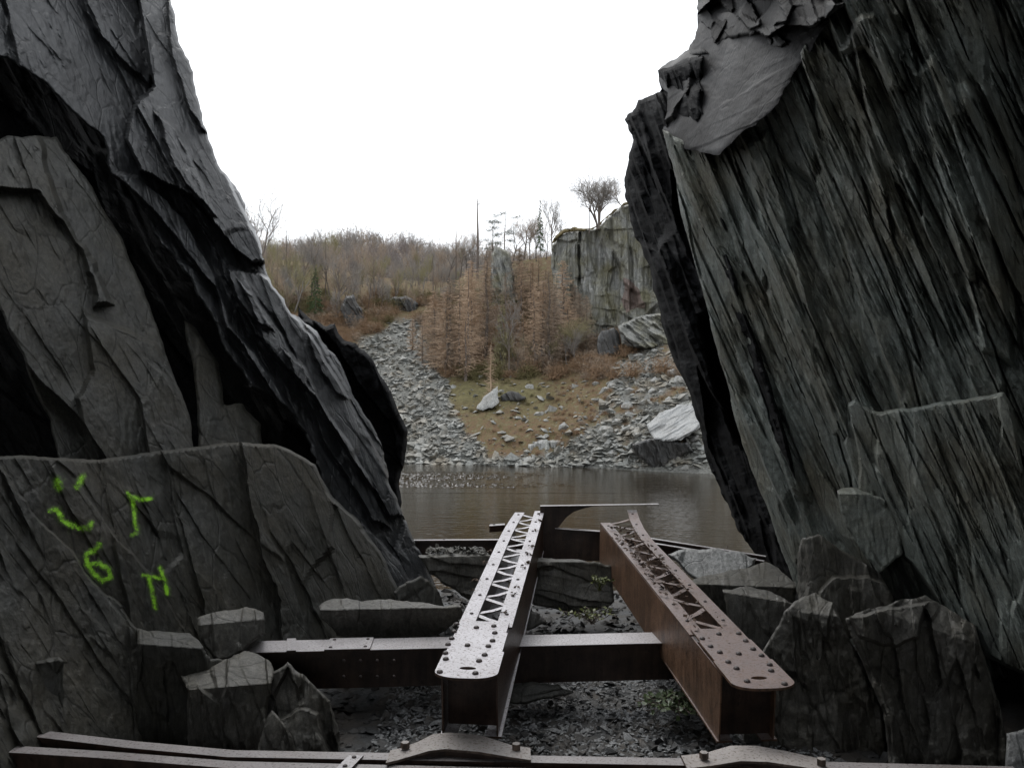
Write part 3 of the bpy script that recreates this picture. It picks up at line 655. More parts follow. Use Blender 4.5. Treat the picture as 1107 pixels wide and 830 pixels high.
# ------------------------------------------------------------------ blocks on the left and under the steelwork
block('rock', [(-30, 724), (0, 722), (28, 715), (63, 709), (69, 714), (70, 765), (40, 784), (0, 797), (-30, 810)], plane_n((30, 750, 4.95), (.35, -.9, .1)), M['slate_low'],
      'brown-grey block lying on the left end of the front rail', 'rock', top=plane_n((40, 715, 5.0), (.1, -.4, 1)), seed=59, thick=.5, rel=.05)
block('rock', [(148, 679), (160, 682), (205, 684), (215, 692), (228, 712), (243, 714), (245, 800), (240, 830), (150, 830)], plane_n((180, 740, 5.3), (.1, -.95, -.12)), M['slate_low'],
      'tall dark block with a thin pale top edge on the left floor', 'rock', top=plane_n((190, 686, 5.4), (.15, -.28, 1)), seed=60, thick=.5, rel=.04, extra=[plane_n((225, 730, 5.3), (.9, -.4, .2))])
block('rock', [(196, 730), (225, 722), (246, 712), (264, 703), (290, 713), (296, 726), (290, 760), (285, 830), (205, 830), (203, 745)], plane_n((240, 770, 5.1), (.05, -.95, -.05)), M['slate_block'],
      'block with a bright ragged top in the middle of the left rubble', 'rock', top=plane_n((245, 730, 5.2), (-.05, -.35, 1)), seed=61, thick=.5, rel=.05)
block('rock', [(276, 745), (290, 728), (311, 715), (331, 731), (357, 757), (366, 785), (370, 830), (280, 830)], plane_n((310, 770, 5.15), (-.15, -.9, .35)), M['slate_block'],
      'rounded faceted boulder at the right end of the left rubble', 'rock', seed=63, thick=.6, rel=.08, extra=[plane_n((345, 760, 5.2), (.6, -.7, .25)), plane_n((320, 735, 5.2), (.1, -.6, .8))], bumps=[([(300, 775), (320, 765), (345, 770), (360, 830), (300, 830)], .08)])
block('rock', [(274, 830), (285, 785), (294, 767), (310, 785), (330, 830)], plane_n((296, 800, 4.9), (-.1, -.9, .3)), M['slate_block'],
      'small pointed stone in front of the rounded boulder', 'rock', seed=64, thick=.3, rel=.04, extra=[plane_n((305, 790, 4.9), (.5, -.8, .25))])
block('rock', [(213, 668), (240, 660), (268, 656), (285, 662), (287, 685), (262, 705), (235, 715), (216, 690)], plane_n((250, 690, 5.7), (.4, -.85, .25)), M['slate_block'],
      'grey wedge of rock lodged below the painted ledge', 'rock', top=plane_n((250, 664, 5.8), (.2, -.4, .9)), seed=65, thick=.4, rel=.04)
block('rock', [(345, 655), (353, 649), (375, 646), (392, 650), (433, 649), (480, 655), (497, 654), (500, 668), (482, 682), (456, 690), (405, 692), (364, 687), (346, 668)], plane_n((420, 670, 6.4), (.05, -.85, -.5)), M['slate_block'],
      'long flat slab lying on the middle crossbeam left of the girders', 'rock slab', top=plane_n((420, 652, 6.45), (.0, -.13, 1)), seed=66, thick=.5, rel=.04)
block('rock', [(452, 600), (476, 597), (500, 599), (535, 601), (540, 640), (506, 648), (480, 632), (464, 620)], plane_n((490, 615, 8.3), (.1, -.95, .1)), M['slate_block'],
      'grey block wedged behind the left girder below the lake rail', 'rock', top=plane_n((490, 600, 8.35), (0, -.18, 1)), seed=67, thick=.5, rel=.05, ang=10)
block('rock', [(570, 606), (581, 602), (620, 604), (650, 608), (662, 612), (664, 650), (640, 662), (619, 664), (577, 654), (566, 640)], plane_n((615, 635, 8.0), (0, -.97, .05)), M['slate_block'],
      'squared boulder between the two girders with a pale top', 'rock', top=plane_n((610, 606, 8.05), (0, -.13, 1)), seed=68, thick=.6, rel=.06, ang=10)
block('rock', [(562, 664), (575, 660), (588, 668), (591, 673), (575, 680), (560, 682)], plane_n((575, 672, 7.2), (.2, -.7, .5)), M['slate_block'],
      'small flat stone beside the foot of the left girder', 'rock', seed=69, thick=.2, rel=.02, step=1.2)
block('rock', [(545, 738), (575, 736), (605, 740), (621, 748), (605, 752), (587, 755), (560, 761), (545, 760)], plane_n((580, 748, 6.0), (0, -.6, .7)), M['slate_low'],
      'flat greenish stone on the gravel beside the left girder', 'rock', seed=70, thick=.2, rel=.02, step=1.2, ang=-12)
block('rock', [(425, 640), (440, 628), (455, 622), (475, 640), (480, 668), (430, 668)], plane_n((455, 645, 8.0), (.3, -.9, .3)), M['slate_low'],
      'small dark stone at the foot of the left wall behind the long slab', 'rock', seed=71, thick=.4, rel=.05)

# ------------------------------------------------------------------ steelwork
def ray_plane(u, v, o, n):
    d = P(u, v, 1.0) - np.array([0, 0, H]); o = np.array(o) - np.array([0, 0, H])
    return np.array([0, 0, H]) + d * (np.dot(o, n) / np.dot(d, n))
def prism_bm(bm, pts, w0, w1, hole=None, fr=None):
    """closed plate: outline pts (a,b) in the frame's plane, between offsets w0 and w1"""
    O, A, B, N = fr
    def ring(pp, wv): return [bm.verts.new(O + A * p[0] + B * p[1] + N * wv) for p in pp]
    tmp = bmesh.new(); vs = [tmp.verts.new((p[0], p[1], 0)) for p in pts]; es = [tmp.edges.new((vs[i], vs[(i + 1) % len(vs)])) for i in range(len(vs))]
    if hole:
        hv = [tmp.verts.new((p[0], p[1], 0)) for p in hole]; es += [tmp.edges.new((hv[i], hv[(i + 1) % len(hv)])) for i in range(len(hv))]
    tmp.verts.index_update(); bmesh.ops.triangle_fill(tmp, use_beauty=True, edges=es); tmp.verts.index_update()
    tris = [[v.index for v in f.verts] for f in tmp.faces]; tmp.free()
    allp = list(pts) + list(hole or [])
    a = ring(allp, w0); c = ring(allp, w1)
    for t in tris:
        bm.faces.new([c[i] for i in t]); bm.faces.new([a[i] for i in reversed(t)])
    def wall(s, n):
        for i in range(n):
            j = (i + 1) % n; bm.faces.new([a[s + i], a[s + j], c[s + j], c[s + i]])
    wall(0, len(pts))
    if hole: wall(len(pts), len(hole))
    return bm
def strip_bm(bm, path, half, axis_n, th):
    """flat bar along a 3-D path: half = half-width vector(s), axis_n*th = thickness"""
    rings = []
    for i, p in enumerate(path):
        hw = half[i] if isinstance(half, list) else half
        rings.append([bm.verts.new(p - hw), bm.verts.new(p + hw), bm.verts.new(p + hw - axis_n * th), bm.verts.new(p - hw - axis_n * th)])
    for r, q in zip(rings[:-1], rings[1:]):
        for i in range(4): bm.faces.new([r[i], r[(i + 1) % 4], q[(i + 1) % 4], q[i]])
    bm.faces.new(rings[0][::-1]); bm.faces.new(rings[-1])
    return bm
def dome_me(name, r, h, mat, hexa=False):
    bm = bmesh.new(); n = 6 if hexa else 10; prof = [(1, 0), (1, .9), (.92, 1)] if hexa else [(1.0, 0), (.93, .45), (.65, .82), (.3, .98)]
    rings = [[bm.verts.new((r * k * math.cos(2 * math.pi * i / n), r * k * math.sin(2 * math.pi * i / n), h * z)) for i in range(n)] for k, z in prof]
    for a, c in zip(rings[:-1], rings[1:]):
        for i in range(n): bm.faces.new([a[i], a[(i + 1) % n], c[(i + 1) % n], c[i]])
    bm.faces.new(rings[-1]); bm.faces.new(rings[0][::-1])
    me = bpy.data.meshes.new(name); bm.to_mesh(me); bm.free(); me.materials.append(mat)
    return me
RIV = dome_me('rivet', .020, .016, M['rivet']); BOLT = dome_me('bolt', .026, .034, M['steel_crust'], True); SMALL = dome_me('rivet', .014, .011, M['rivet'])
def stud(name, me, parent, p, n):
    o = bpy.data.objects.new(name, me); C.objects.link(o); o.parent = parent
    o.location = p; o.rotation_euler = Vector(n).to_track_quat('Z', 'Y').to_euler(); o.rotation_euler.rotate_axis('Z', rnd.uniform(0, 3)); return o

def girder(label, near, far, wid, hgt, mat, lratio, l_bend, r_bend, rivets, hole_uv, l_end=0.0, web_from=.24):
    O = Vector(near); A = (Vector(far) - O); L = A.length; A.normalize()
    s = A.cross(Vector((0, 0, 1))).normalized(); N = s.cross(A).normalized()
    root = thing('lattice_girder', label, 'girder', near)
    Z = Vector((0, 0, 0)); fr = (Z, s, A, N)
    hw = wid / 2
    def part(name, bm, mt=None): return bm_obj(name, bm, mt or mat, root)
    # end plate with rounded nose and oval hole
    pl = []; r = .15
    for k in range(9): t = math.pi + math.pi / 2 * k / 8; pl.append((-hw + r + r * math.cos(t), .02 + r * .62 + r * .62 * math.sin(t)))
    for k in range(9): t = -math.pi / 2 + math.pi / 2 * k / 8; pl.append((hw - r + r * math.cos(t), .02 + r * .62 + r * .62 * math.sin(t)))
    pl += [(hw, .42), (hw - .012, .425), (hw - .012, .74), (hw - .022, .75), (hw - .022, .95), (-hw + .022, .95), (-hw + .022, .74), (-hw + .012, .73), (-hw + .012, .42), (-hw, .41)]
    ho = [(hole_uv[0] + .05 * math.cos(2 * math.pi * k / 16), hole_uv[1] + .022 * math.sin(2 * math.pi * k / 16)) for k in range(16)][::-1]
    part('end_plate', prism_bm(bmesh.new(), pl, .004, .020, ho, fr))
    # top and bottom flange angles, webs
    bm = bmesh.new(); strip_bm(bm, [A * .36 + N * -.02 , A * .36 - N * hgt], s * (hw - .03), A, .012); bm_obj('diaphragm', bm, M['steel_dark'], root)
    for sd, bend in ((-1, l_bend), (1, r_bend)):
        end = L - (l_end if sd < 0 else 0)
        vs = [.9] + list(np.linspace(1.6, end, 9)) if sd > 0 else [.9] + list(np.linspace(1.6, end, 9))
        def off(v):
            t = max(0, (v - bend[2]) / max(.01, end - bend[2])); return bend[0] * t * t, bend[1] * t * t
        path = [s * (sd * (hw - .055) + off(v)[0]) + A * v + N * off(v)[1] for v in vs]
        part('flange_rail', strip_bm(bmesh.new(), path, s * .055, N, .012))
        vw = [web_from, .9] + list(np.linspace(1.6, end, 9))
        bm = bmesh.new(); path = [s * (sd * (hw - .008 - .012 * (v < 1)) + off(v)[0]) + A * v + N * (off(v)[1] - .014 - hgt / 2) for v in vw]
        strip_bm(bm, path, N * (hgt / 2), s, .010 * 1); part('web_plate', bm)
        path = [s * (sd * (hw - .05) + off(v)[0]) + A * v + N * (off(v)[1] - .016 - hgt) for v in [web_from] + vs[1:]]
        part('bottom_flange', strip_bm(bmesh.new(), path, s * .05, N, .012))
        for k in range(9):
            v = 1.15 + (end - 1.3) * k / 8; stud('rivet', SMALL, root, s * (sd * (hw - .06) + off(v)[0]) + A * v + N * off(v)[1], N)
    # lattice bars, top and bottom
    def lat(n, w_, v0, v1, name):
        for k in range(n):
            va = v0 + (v1 - v0) * k / n; vb = v0 + (v1 - v0) * (k + 1) / n
            a, c = (-1, 1) if k % 2 else (1, -1)
            tb = max(0, (vb - l_bend[2]) / (L - l_bend[2])); ta = max(0, (va - l_bend[2]) / (L - l_bend[2]))
            p = s * (a * (hw - .075) + (l_bend[0] * ta * ta if a < 0 else r_bend[0] * ta * ta)) + A * va + N * (w_ + (l_bend[1] + r_bend[1]) / 2 * ta * ta)
            q = s * (c * (hw - .075) + (l_bend[0] * tb * tb if c < 0 else r_bend[0] * tb * tb)) + A * vb + N * (w_ + (l_bend[1] + r_bend[1]) / 2 * tb * tb)
            sag = N * rnd.uniform(-.012, 0); m_ = (p + q) / 2 + sag; d = (q - p).normalized(); wv = d.cross(N).normalized() * .021
            part(name, strip_bm(bmesh.new(), [p, m_, q], wv, N, .008))
    lat(lratio, -.013, 1.0, L - max(.1, l_end * .6), 'lattice_bar')
    lat(lratio * 2 // 3, -hgt - .0, 1.0, L - .5, 'lattice_bar')
    for (pu, pv_) in rivets:
        w_ = ray_plane(pu, pv_, near, np.array(N)); stud('rivet', RIV, root, Vector(w_.tolist()) - O + N * .020, N)
    return root, (O, s, A, N, L)

GLn = P(501, 738, 4.50); GLf = P(571, 552, 9.1)
riv_l = [(491, 686), (488.5, 693.5), (484.5, 700), (481.5, 709.5), (482, 716), (475.5, 730), (505.5, 701), (515, 681.5), (535, 687.5), (532.5, 696), (528, 702), (524, 711.5), (518, 718), (514, 731.5), (494, 678), (534, 680)]
GL, frL = girder('pale left girder of riveted lattice steel with a rounded end plate', GLn.tolist(), GLf.tolist(), .375, .42, M['steel_pale'], 19, (.035, -.02, 3.1), (.0, .0, 4.0), riv_l, (0, .16))
GRn = P(832, 749, 4.55); GRf = P(660, 556, 9.0)
riv_r = [(759, 693.5), (768, 702), (778, 708.5), (787, 719), (796, 726), (807.5, 740), (798.5, 710), (777, 688.5), (798.5, 688), (806, 696), (814, 705), (823, 712), (832, 722), (833.5, 728.5), (848, 743)]
GR, frR = girder('reddish right girder of riveted lattice steel littered with dead leaves', GRn.tolist(), GRf.tolist(), .385, .43, M['steel_rust'], 14, (.0, .0, 3.0), (.11, .05, 3.2), riv_r, (0, .16), l_end=.38, web_from=.30)

# dirt caught on the left girder
dp = []; ds = []; rs = np.random.RandomState(15); NL = np.array(frL[3])
for u, v in ((570, 608.6), (566, 614.5), (559, 635), (575, 591), (580, 574), (584, 563), (515.5, 627.5), (523.5, 608.6), (555, 643), (510, 640), (530, 596), (545, 662), (583, 556), (572, 600)):
    c_ = ray_plane(u, v, GLn, NL)
    for _ in range(rs.randint(5, 14)): dp.append(c_ + rs.normal(0, .014, 3) * np.array([1, 1.6, .3]) + NL * .008); ds.append(rs.uniform(.005, .016))
DIRT = (np.array(dp), np.array(ds))
# dead leaves and grit on the right girder
O, s, A, N, L = frR
bm = bmesh.new()
for k in range(420):
    v = min(L - .7, abs(rnd.gauss(2.3, .75)) + .3); u = rnd.choice([-.14, -.12, -.1, -.05, 0, .02, .06]) + rnd.gauss(0, .03)
    c = O + A * v + s * u + N * (.012 + rnd.uniform(0, .025)); d = Vector((rnd.gauss(0, 1), rnd.gauss(0, 1), rnd.gauss(0, .35))).normalized() * rnd.uniform(.012, .032)
    e = d.cross(Vector((rnd.gauss(0, .4), rnd.gauss(0, .4), 1))).normalized() * d.length * .45
    q = [bm.verts.new(x) for x in (c - d, c + e, c + d, c - e + N * .006)]; bm.faces.new(q)
tag(bm_obj('dead_leaves', bm, M['dead_leaf']), kind='stuff')

def rail_path(root, name, pts, half_w, th, mat, web_h, off=.03):
    o = Vector(root.location); pts = [Vector(p.tolist()) - o for p in pts]; A = (pts[-1] - pts[0]).normalized(); s = A.cross(Vector((0, 0, 1))).normalized(); Zv = Vector((0, 0, 1))
    bm_obj(name, strip_bm(bmesh.new(), pts, s * half_w, Zv, th), mat, root)
    bm_obj('web_plate', strip_bm(bmesh.new(), [p - Zv * (th + .001 + web_h / 2) + s * off for p in pts], Zv * (web_h / 2), s, .014), mat, root)
def beam_between(root, name, p, q, half_w, top_t, mat, fl=.008, web_h=0, web_mat=None, web_off=0.0):
    """flat flange from p to q (points on its top centre line), with an optional vertical web below"""
    p, q = Vector(p), Vector(q); o = Vector(root.location); A = (q - p).normalized(); s = A.cross(Vector((0, 0, 1))).normalized(); N = s.cross(A).normalized()
    f = bm_obj(name, strip_bm(bmesh.new(), [p - o, (p + q) / 2 - o, q - o], s * half_w, N, top_t), mat, root)
    if web_h:
        c = s * web_off - N * (top_t + .001 + web_h / 2)
        bm_obj('web_plate', strip_bm(bmesh.new(), [p - o + c, q - o + c], N * (web_h / 2), s, .014), web_mat or mat, root)
    return f, s, A, N
def drop(u, v, d): return P(u, v, d * F / (v - YH))     # point seen at (u,v) that lies d below the eye

# front rail pair along the bottom of the view
D1 = 1.965
root = thing('crossbeam', 'front pair of pale steel rails running along the bottom edge', 'steel beam', drop(600, 818, D1).tolist())
rail_path(root, 'rail', [drop(*q, D1) for q in ((38, 792), (140, 804), (250, 814), (745, 823), (1100, 832))], .046, .016, M['steel_front'], .26)
rail_path(root, 'rail', [drop(*q, D1 + .006) for q in ((-140, 800), (110, 815), (250, 826), (745, 838), (1100, 847))], .044, .016, M['steel_front'], .3)
c = Vector((drop(378, 823, D1 - .012)).tolist()) - root.location
tp = bm_obj('tie_plate', strip_bm(bmesh.new(), [c + Vector((.02, .085, 0)), c + Vector((-.02, -.085, 0))], Vector((.042, 0, 0)), Vector((0, 0, 1)), .010), M['steel_dark'], root)
for t in (.055, -.055): stud('bolt', SMALL, tp, c + Vector((t * .25, t, 0)), (0, 0, 1))

# middle crossbeam
D2 = 1.80
root = thing('crossbeam', 'middle pale-topped crossbeam passing under both girders', 'steel beam', drop(560, 690, D2).tolist())
f, s_, A_, N_ = beam_between(root, 'top_flange', drop(262, 699, D2), drop(835, 686, D2), .15, .014, M['steel_dark'], web_h=.30, web_off=.06)
c = Vector(drop(378, 695, D2 - .014).tolist()) - root.location
tp = bm_obj('splice_plate', strip_bm(bmesh.new(), [c - A_ * .17, c + A_ * .17], s_ * .15, N_, .012), M['steel_dark'], root)
for du, dv in ((-.13, .1), (-.13, -.1), (.13, .1), (.13, -.1)): stud('bolt', SMALL, tp, c + A_ * du + s_ * dv, N_)
c = Vector(drop(315, 696, D2 - .014).tolist()) - root.location
tp = bm_obj('tie_plate', strip_bm(bmesh.new(), [c - s_ * .16 - A_ * .03, c + s_ * .16 + A_ * .03], A_ * .035, N_, .010), M['steel_dark'], root)
for k in range(4):
    for z in (-.08, -.2):
        stud('rivet', SMALL, root, Vector(drop(372 + 18 * k, 702, D2).tolist()) - root.location + N_ * z + Vector((0, -.01, 0)), (0, -1, 0))

# rail at the lake end, its right half sagging
D3 = 1.56
root = thing('crossbeam', 'thin far rail along the edge of the lake behind the girders', 'steel beam', drop(560, 585, D3).tolist())
beam_between(root, 'rail', drop(440, 583.5, D3), drop(700, 582, D3), .04, .02, M['steel_dark'], web_h=.22)
beam_between(root, 'rail', drop(700, 581, D3), P(828, 601, 9.0), .035, .02, M['steel_dark'], web_h=.2)
beam_between(root, 'rail', drop(702, 586, D3 + .01), P(826, 606, 8.85), .035, .02, M['steel_dark'], web_h=.1)
for u, v in ((480, 583), (786, 592)):
    stud('bolt', SMALL, root, Vector(P(u, v, 9.4 if u < 600 else 9.05).tolist()) - root.location, (0, 0, 1))

# curved gusset plate that ties the far girder ends together
Yg = 9.0
root = thing('gusset_plate', 'dark curved end plate tying the girders above the water', 'steel plate', P(618, 600, Yg).tolist())
def loc2(u, v): q = P(u, v, Yg) - np.array(root.location); return (q[0], q[2])
out = [(584, 547.5), (600, 547), (640, 546.6), (640, 547.2), (630, 549.5), (620, 553), (612, 559), (605, 568), (603, 570), (625, 571.5), (654, 574.5), (656, 606), (582, 606)]
fr = (Vector((0, 0, 0)), Vector((1, 0, 0)), Vector((0, 0, 1)), Vector((0, -1, 0)))
bm_obj('web_plate', prism_bm(bmesh.new(), [loc2(*p) for p in out][::-1], 0, .012, None, fr), M['steel_dark'], root)
p0 = Vector(P(584, 546.5, Yg).tolist()) - root.location; p1 = Vector(P(712, 544.5, Yg).tolist()) - root.location
bm_obj('top_flange', strip_bm(bmesh.new(), [p0, p1], Vector((0, .05, 0)), Vector((0, 0, 1)), .008), M['steel_dark'], root)
p0 = Vector(P(630, 572, Yg - .03).tolist()) - root.location
bm_obj('bottom_flange', strip_bm(bmesh.new(), [Vector(P(600, 570.5, Yg).tolist()) - root.location, Vector(P(655, 574.2, Yg).tolist()) - root.location], Vector((0, .05, 0)), Vector((0, 0, 1)), .008), M['steel_dark'], root)
# small lug on the outside of the left girder
c = P(536, 567, 8.75)
root = thing('steel_lug', 'small pale steel lug sticking out left of the far girder end', 'steel lug', c.tolist())
bm_obj('lug_plate', strip_bm(bmesh.new(), [Vector((-.07, -.04, 0)), Vector((.1, .05, 0))], Vector((.0, .06, 0)), Vector((0, 0, 1)), .07), M['steel_dark'], root)
stud('bolt', SMALL, root, Vector((-.02, 0, 0)), (0, 0, 1))

# bolted bearing plates under the near girder ends
def bearing(label, prof, bolts, Dd, dep):
    """bent plate: prof = (pixel u, row of its front edge, lift) along the beam"""
    root = thing('bearing_plate', label, 'steel plate', drop(prof[len(prof) // 2][0], prof[len(prof) // 2][1], Dd).tolist())
    o = np.array(root.location); bm = bmesh.new(); rows = []
    for i, (u, v, lift, back) in enumerate(prof):
        f = drop(u, v, Dd - lift) - o; bk = f + np.array([back * .0, dep + back, .0])
        rows.append([bm.verts.new(f), bm.verts.new(bk), bm.verts.new(bk - np.array([0, 0, .014])), bm.verts.new(f - np.array([0, 0, .014]))])
    for r, q in zip(rows[:-1], rows[1:]):
        for i in range(4): bm.faces.new([r[i], r[(i + 1) % 4], q[(i + 1) % 4], q[i]])
    bm.faces.new(rows[0][::-1]); bm.faces.new(rows[-1])
    bm_obj('bent_plate', bm, M['steel_crust'], root)
    bm = bmesh.new(); rows = []                           # the arched stiffener under it
    for i, (u, v, lift, back) in enumerate(prof):
        f = drop(u, v, Dd - lift) - o + np.array([0, .03, -.016]); bt = f.copy(); bt[2] = drop(u, 818, Dd)[2] - o[2] - .02
        rows.append([bm.verts.new(f), bm.verts.new(f + np.array([0, .012, 0])), bm.verts.new(bt + np.array([0, .012, 0])), bm.verts.new(bt)])
    for r, q in zip(rows[:-1], rows[1:]):
        for i in range(4): bm.faces.new([r[i], r[(i + 1) % 4], q[(i + 1) % 4], q[i]])
    bm.faces.new(rows[0][::-1]); bm.faces.new(rows[-1]); bm_obj('stiffener', bm, M['steel_dark'], root)
    for u, v in bolts: stud('bolt', BOLT, root, Vector((drop(u, v, Dd - .03) - o).tolist()), (0, 0, 1))
bearing('crusted bearing plate with two bolts under the left girder end', [(417, 824, .02, 0), (430, 821, .02, 0), (447, 816, .03, .02), (464, 811, .05, .07), (482, 809, .055, .07), (517, 812, .055, .07), (553, 818, .03, 0), (574, 821, .02, 0)], [(438, 808), (558, 809.5)], D1, .16)
bearing('crusted bearing plate with two bolts under the right girder end', [(743, 830, .02, 0), (770, 827, .02, 0), (801, 822, .04, .04), (830, 823, .05, .05), (865, 828, .04, .03), (900, 834, .02, 0)], [(761, 819), (888, 826)], D1, .16)

# ------------------------------------------------------------------ gravel, small stones and plants on the floor
def stone_cloud(name, pts, sizes, mat, seed, flat=.45, kind='stuff'):
    rs = np.random.RandomState(seed); n = len(pts)
    base = np.array([[1, 0, 0], [.3, .8, .1], [-.7, .6, 0], [-.9, -.3, .1], [0, -.9, 0], [.7, -.6, .1], [.1, .1, 1], [-.1, 0, -.8]], float)
    tris = np.array([[0, 1, 6], [1, 2, 6], [2, 3, 6], [3, 4, 6], [4, 5, 6], [5, 0, 6], [1, 0, 7], [2, 1, 7], [3, 2, 7], [4, 3, 7], [5, 4, 7], [0, 5, 7]])
    J = base[None] + rs.uniform(-.25, .25, (n, 8, 3)); J *= np.stack([rs.uniform(.7, 1.5, n), rs.uniform(.5, 1, n), rs.uniform(.3, 1, n) * flat * 1.3], 1)[:, None]
    a = rs.uniform(0, 6.28, n); t = rs.normal(0, .45, n); ca, sa, ct, st = np.cos(a), np.sin(a), np.cos(t), np.sin(t)
    x, y, z = J[..., 0], J[..., 1], J[..., 2]
    x, z = x * ct[:, None] + z * st[:, None], -x * st[:, None] + z * ct[:, None]
    x, y = x * ca[:, None] - y * sa[:, None], x * sa[:, None] + y * ca[:, None]
    V = np.stack([x, y, z], -1) * np.asarray(sizes)[:, None, None] + np.asarray(pts)[:, None]
    Fc = (tris[None] + (np.arange(n) * 8)[:, None, None]).reshape(-1, 3)
    return tag(mesh_obj(name, V.reshape(-1, 3), Fc, mat), kind=kind)
stone_cloud('dirt', DIRT[0], DIRT[1], M['dead_leaf'], 5)
rs = np.random.RandomState(4)
pts = np.stack([rs.uniform(-1.0, 2.2, 9000), rs.uniform(4.9, 7.6, 9000), np.zeros(9000)], 1)
pts[:, 2] = FLOOR + .1 * fbm(pts[:, 0] * 1.1, pts[:, 1] * 1.1, 4, 4) + rs.uniform(0, .02, 9000)
stone_cloud('gravel', pts, rs.uniform(.008, .026, 9000) * (1 + (rs.rand(9000) > .97)), M['gravel'], 6)
pts = np.stack([rs.uniform(-3, 3.6, 6000), rs.uniform(4.5, 10.3, 6000), np.zeros(6000)], 1)
pts[:, 2] = FLOOR + .1 * fbm(pts[:, 0] * 1.1, pts[:, 1] * 1.1, 4, 4)
stone_cloud('rubble', pts, rs.uniform(.015, .075, 6000), M['ledge'], 7)
# crumbled stones on the block behind the left girder
pts = np.array([P(rs.uniform(462, 524), rs.uniform(592, 600), rs.uniform(8.35, 8.8)) for _ in range(260)])
stone_cloud('crumbled_slate', pts, rs.uniform(.015, .05, 260), M['slate_block'], 8)

def leafy(name, label, centre, spread, n, size, mat, mat_stem, seed, up=.25):
    r = random.Random(seed); root = thing(name, label, 'plant', centre)
    st = bmesh.new(); lf = bmesh.new()
    for k in range(n // 6):
        a = r.uniform(0, 6.28); L_ = r.uniform(.4, 1) * spread; pth = []
        for i in range(5):
            t = i / 4; pth.append(Vector((math.cos(a) * L_ * t + r.gauss(0, .012), math.sin(a) * L_ * t * .8 + r.gauss(0, .012), .02 + up * math.sin(t * 2.2) * r.uniform(.6, 1) * (1 if i else 0))))
        strip_bm(st, pth, Vector((.003, .002, 0)), Vector((0, 0, 1)), .005)
        for i in range(6):
            t = r.uniform(.25, 1) * 3.99; i0 = int(t); p = pth[i0].lerp(pth[i0 + 1], t - i0)
            d = Vector((r.gauss(0, 1), r.gauss(0, 1), r.gauss(.1, .5))).normalized() * size * r.uniform(.6, 1.2); e = d.cross(Vector((r.gauss(0, .5), r.gauss(0, .5) - .3, 1))).normalized() * d.length * .6
            m_ = p + d * .8; lf.faces.new([lf.verts.new(x) for x in (p, p + d * .5 + e, p + d * 1.6, p + d * .5 - e)])
    bm_obj('stem', st, mat_stem, root); bm_obj('foliage', lf, mat, root)
leafy('ivy_plant', 'low trailing ivy on the gravel beside the right girder', P(735, 772, 5.75).tolist(), .34, 420, .032, M['ivy'], M['bark'], 1, .10)
leafy('fern_plant', 'small yellow-green weed beside the dark gap between the girders', P(648, 640, 7.6).tolist(), .16, 70, .022, M['fern'], M['fern'], 2, .14)
leafy('fern_plant', 'sprawling weed tuft behind the middle crossbeam', P(640, 676, 7.0).tolist(), .30, 130, .024, M['fern'], M['bark'], 3, .12)

# ------------------------------------------------------------------ across the lake: cliffs and boulders
CL = plane_3((600, 300, 97), (700, 300, 92), (640, 390, 95), 400.)
def d_cliff(U, V):
    Y = CL(U, V) - 1.6 * facets(U, V, 80, 26, 60, 1005) - 1.0 * facets(U, V, 88, 12, 70, 1001) - .5 * facets(U, V, 15, 14, 40, 1006) - .4 * facets(U, V, 86, 6, 50, 1003) - .2 * facets(U, V, 90, 2.4, 30, 1004) - .6 * fbm(U / 14, V / 20, 1002, 3)
    Y = Y + bump_poly([(625, 250), (629, 250), (628, 290), (626, 330), (623, 330), (625, 290)], U, V, 1.3, 2, seed=3, jag=2)
    Y = Y + bump_poly([(671, 300), (692, 318), (690, 336), (672, 338)], U, V, .6, 3, seed=4, jag=1)
    return Y
root = thing('quarry_cliff', 'grey streaked quarry cliff standing beyond the lake on the right', 'cliff', P(650, 385, 88).tolist())
o = patch('cliff_wall', [(596, 265), (604, 254), (615, 250), (628, 249), (642, 248), (653, 240), (661, 231), (673, 222), (700, 212), (760, 200), (820, 200), (820, 420), (690, 400), (640, 392), (618, 380), (604, 360), (598, 320)], d_cliff, M['cliff'], step=1.2, jag=3, thick=6, seed=6, bev=.9, bevpx=3, seg=3)
o.parent = root; o.matrix_parent_inverse = Matrix.Translation(-Vector(root.location))
def stain(name, poly, mat, off, jag=1.5, seed=5, thick=.5):
    o = patch(name, poly, lambda U, V: d_cliff(U, V) - off, mat, step=1.2, jag=jag, thick=thick, seed=seed, seg=2.5, bev=.3, bevpx=2)
    o.parent = root; o.matrix_parent_inverse = Matrix.Translation(-Vector(root.location)); return o
stain('red_scar', [(672, 298), (684, 304), (694, 320), (700, 336), (684, 335), (676, 341), (670, 326), (674, 312)], M['cliff_red'], .06, 3)
stain('turf_cap', [(596, 264), (604, 252), (614, 247), (628, 246.5), (642, 245.5), (653, 237), (662, 228), (674, 219.5), (700, 209), (700, 212), (672, 223.5), (662, 231.5), (650, 243), (640, 248.5), (615, 251), (604, 257)], M['turf'], .5, 2)

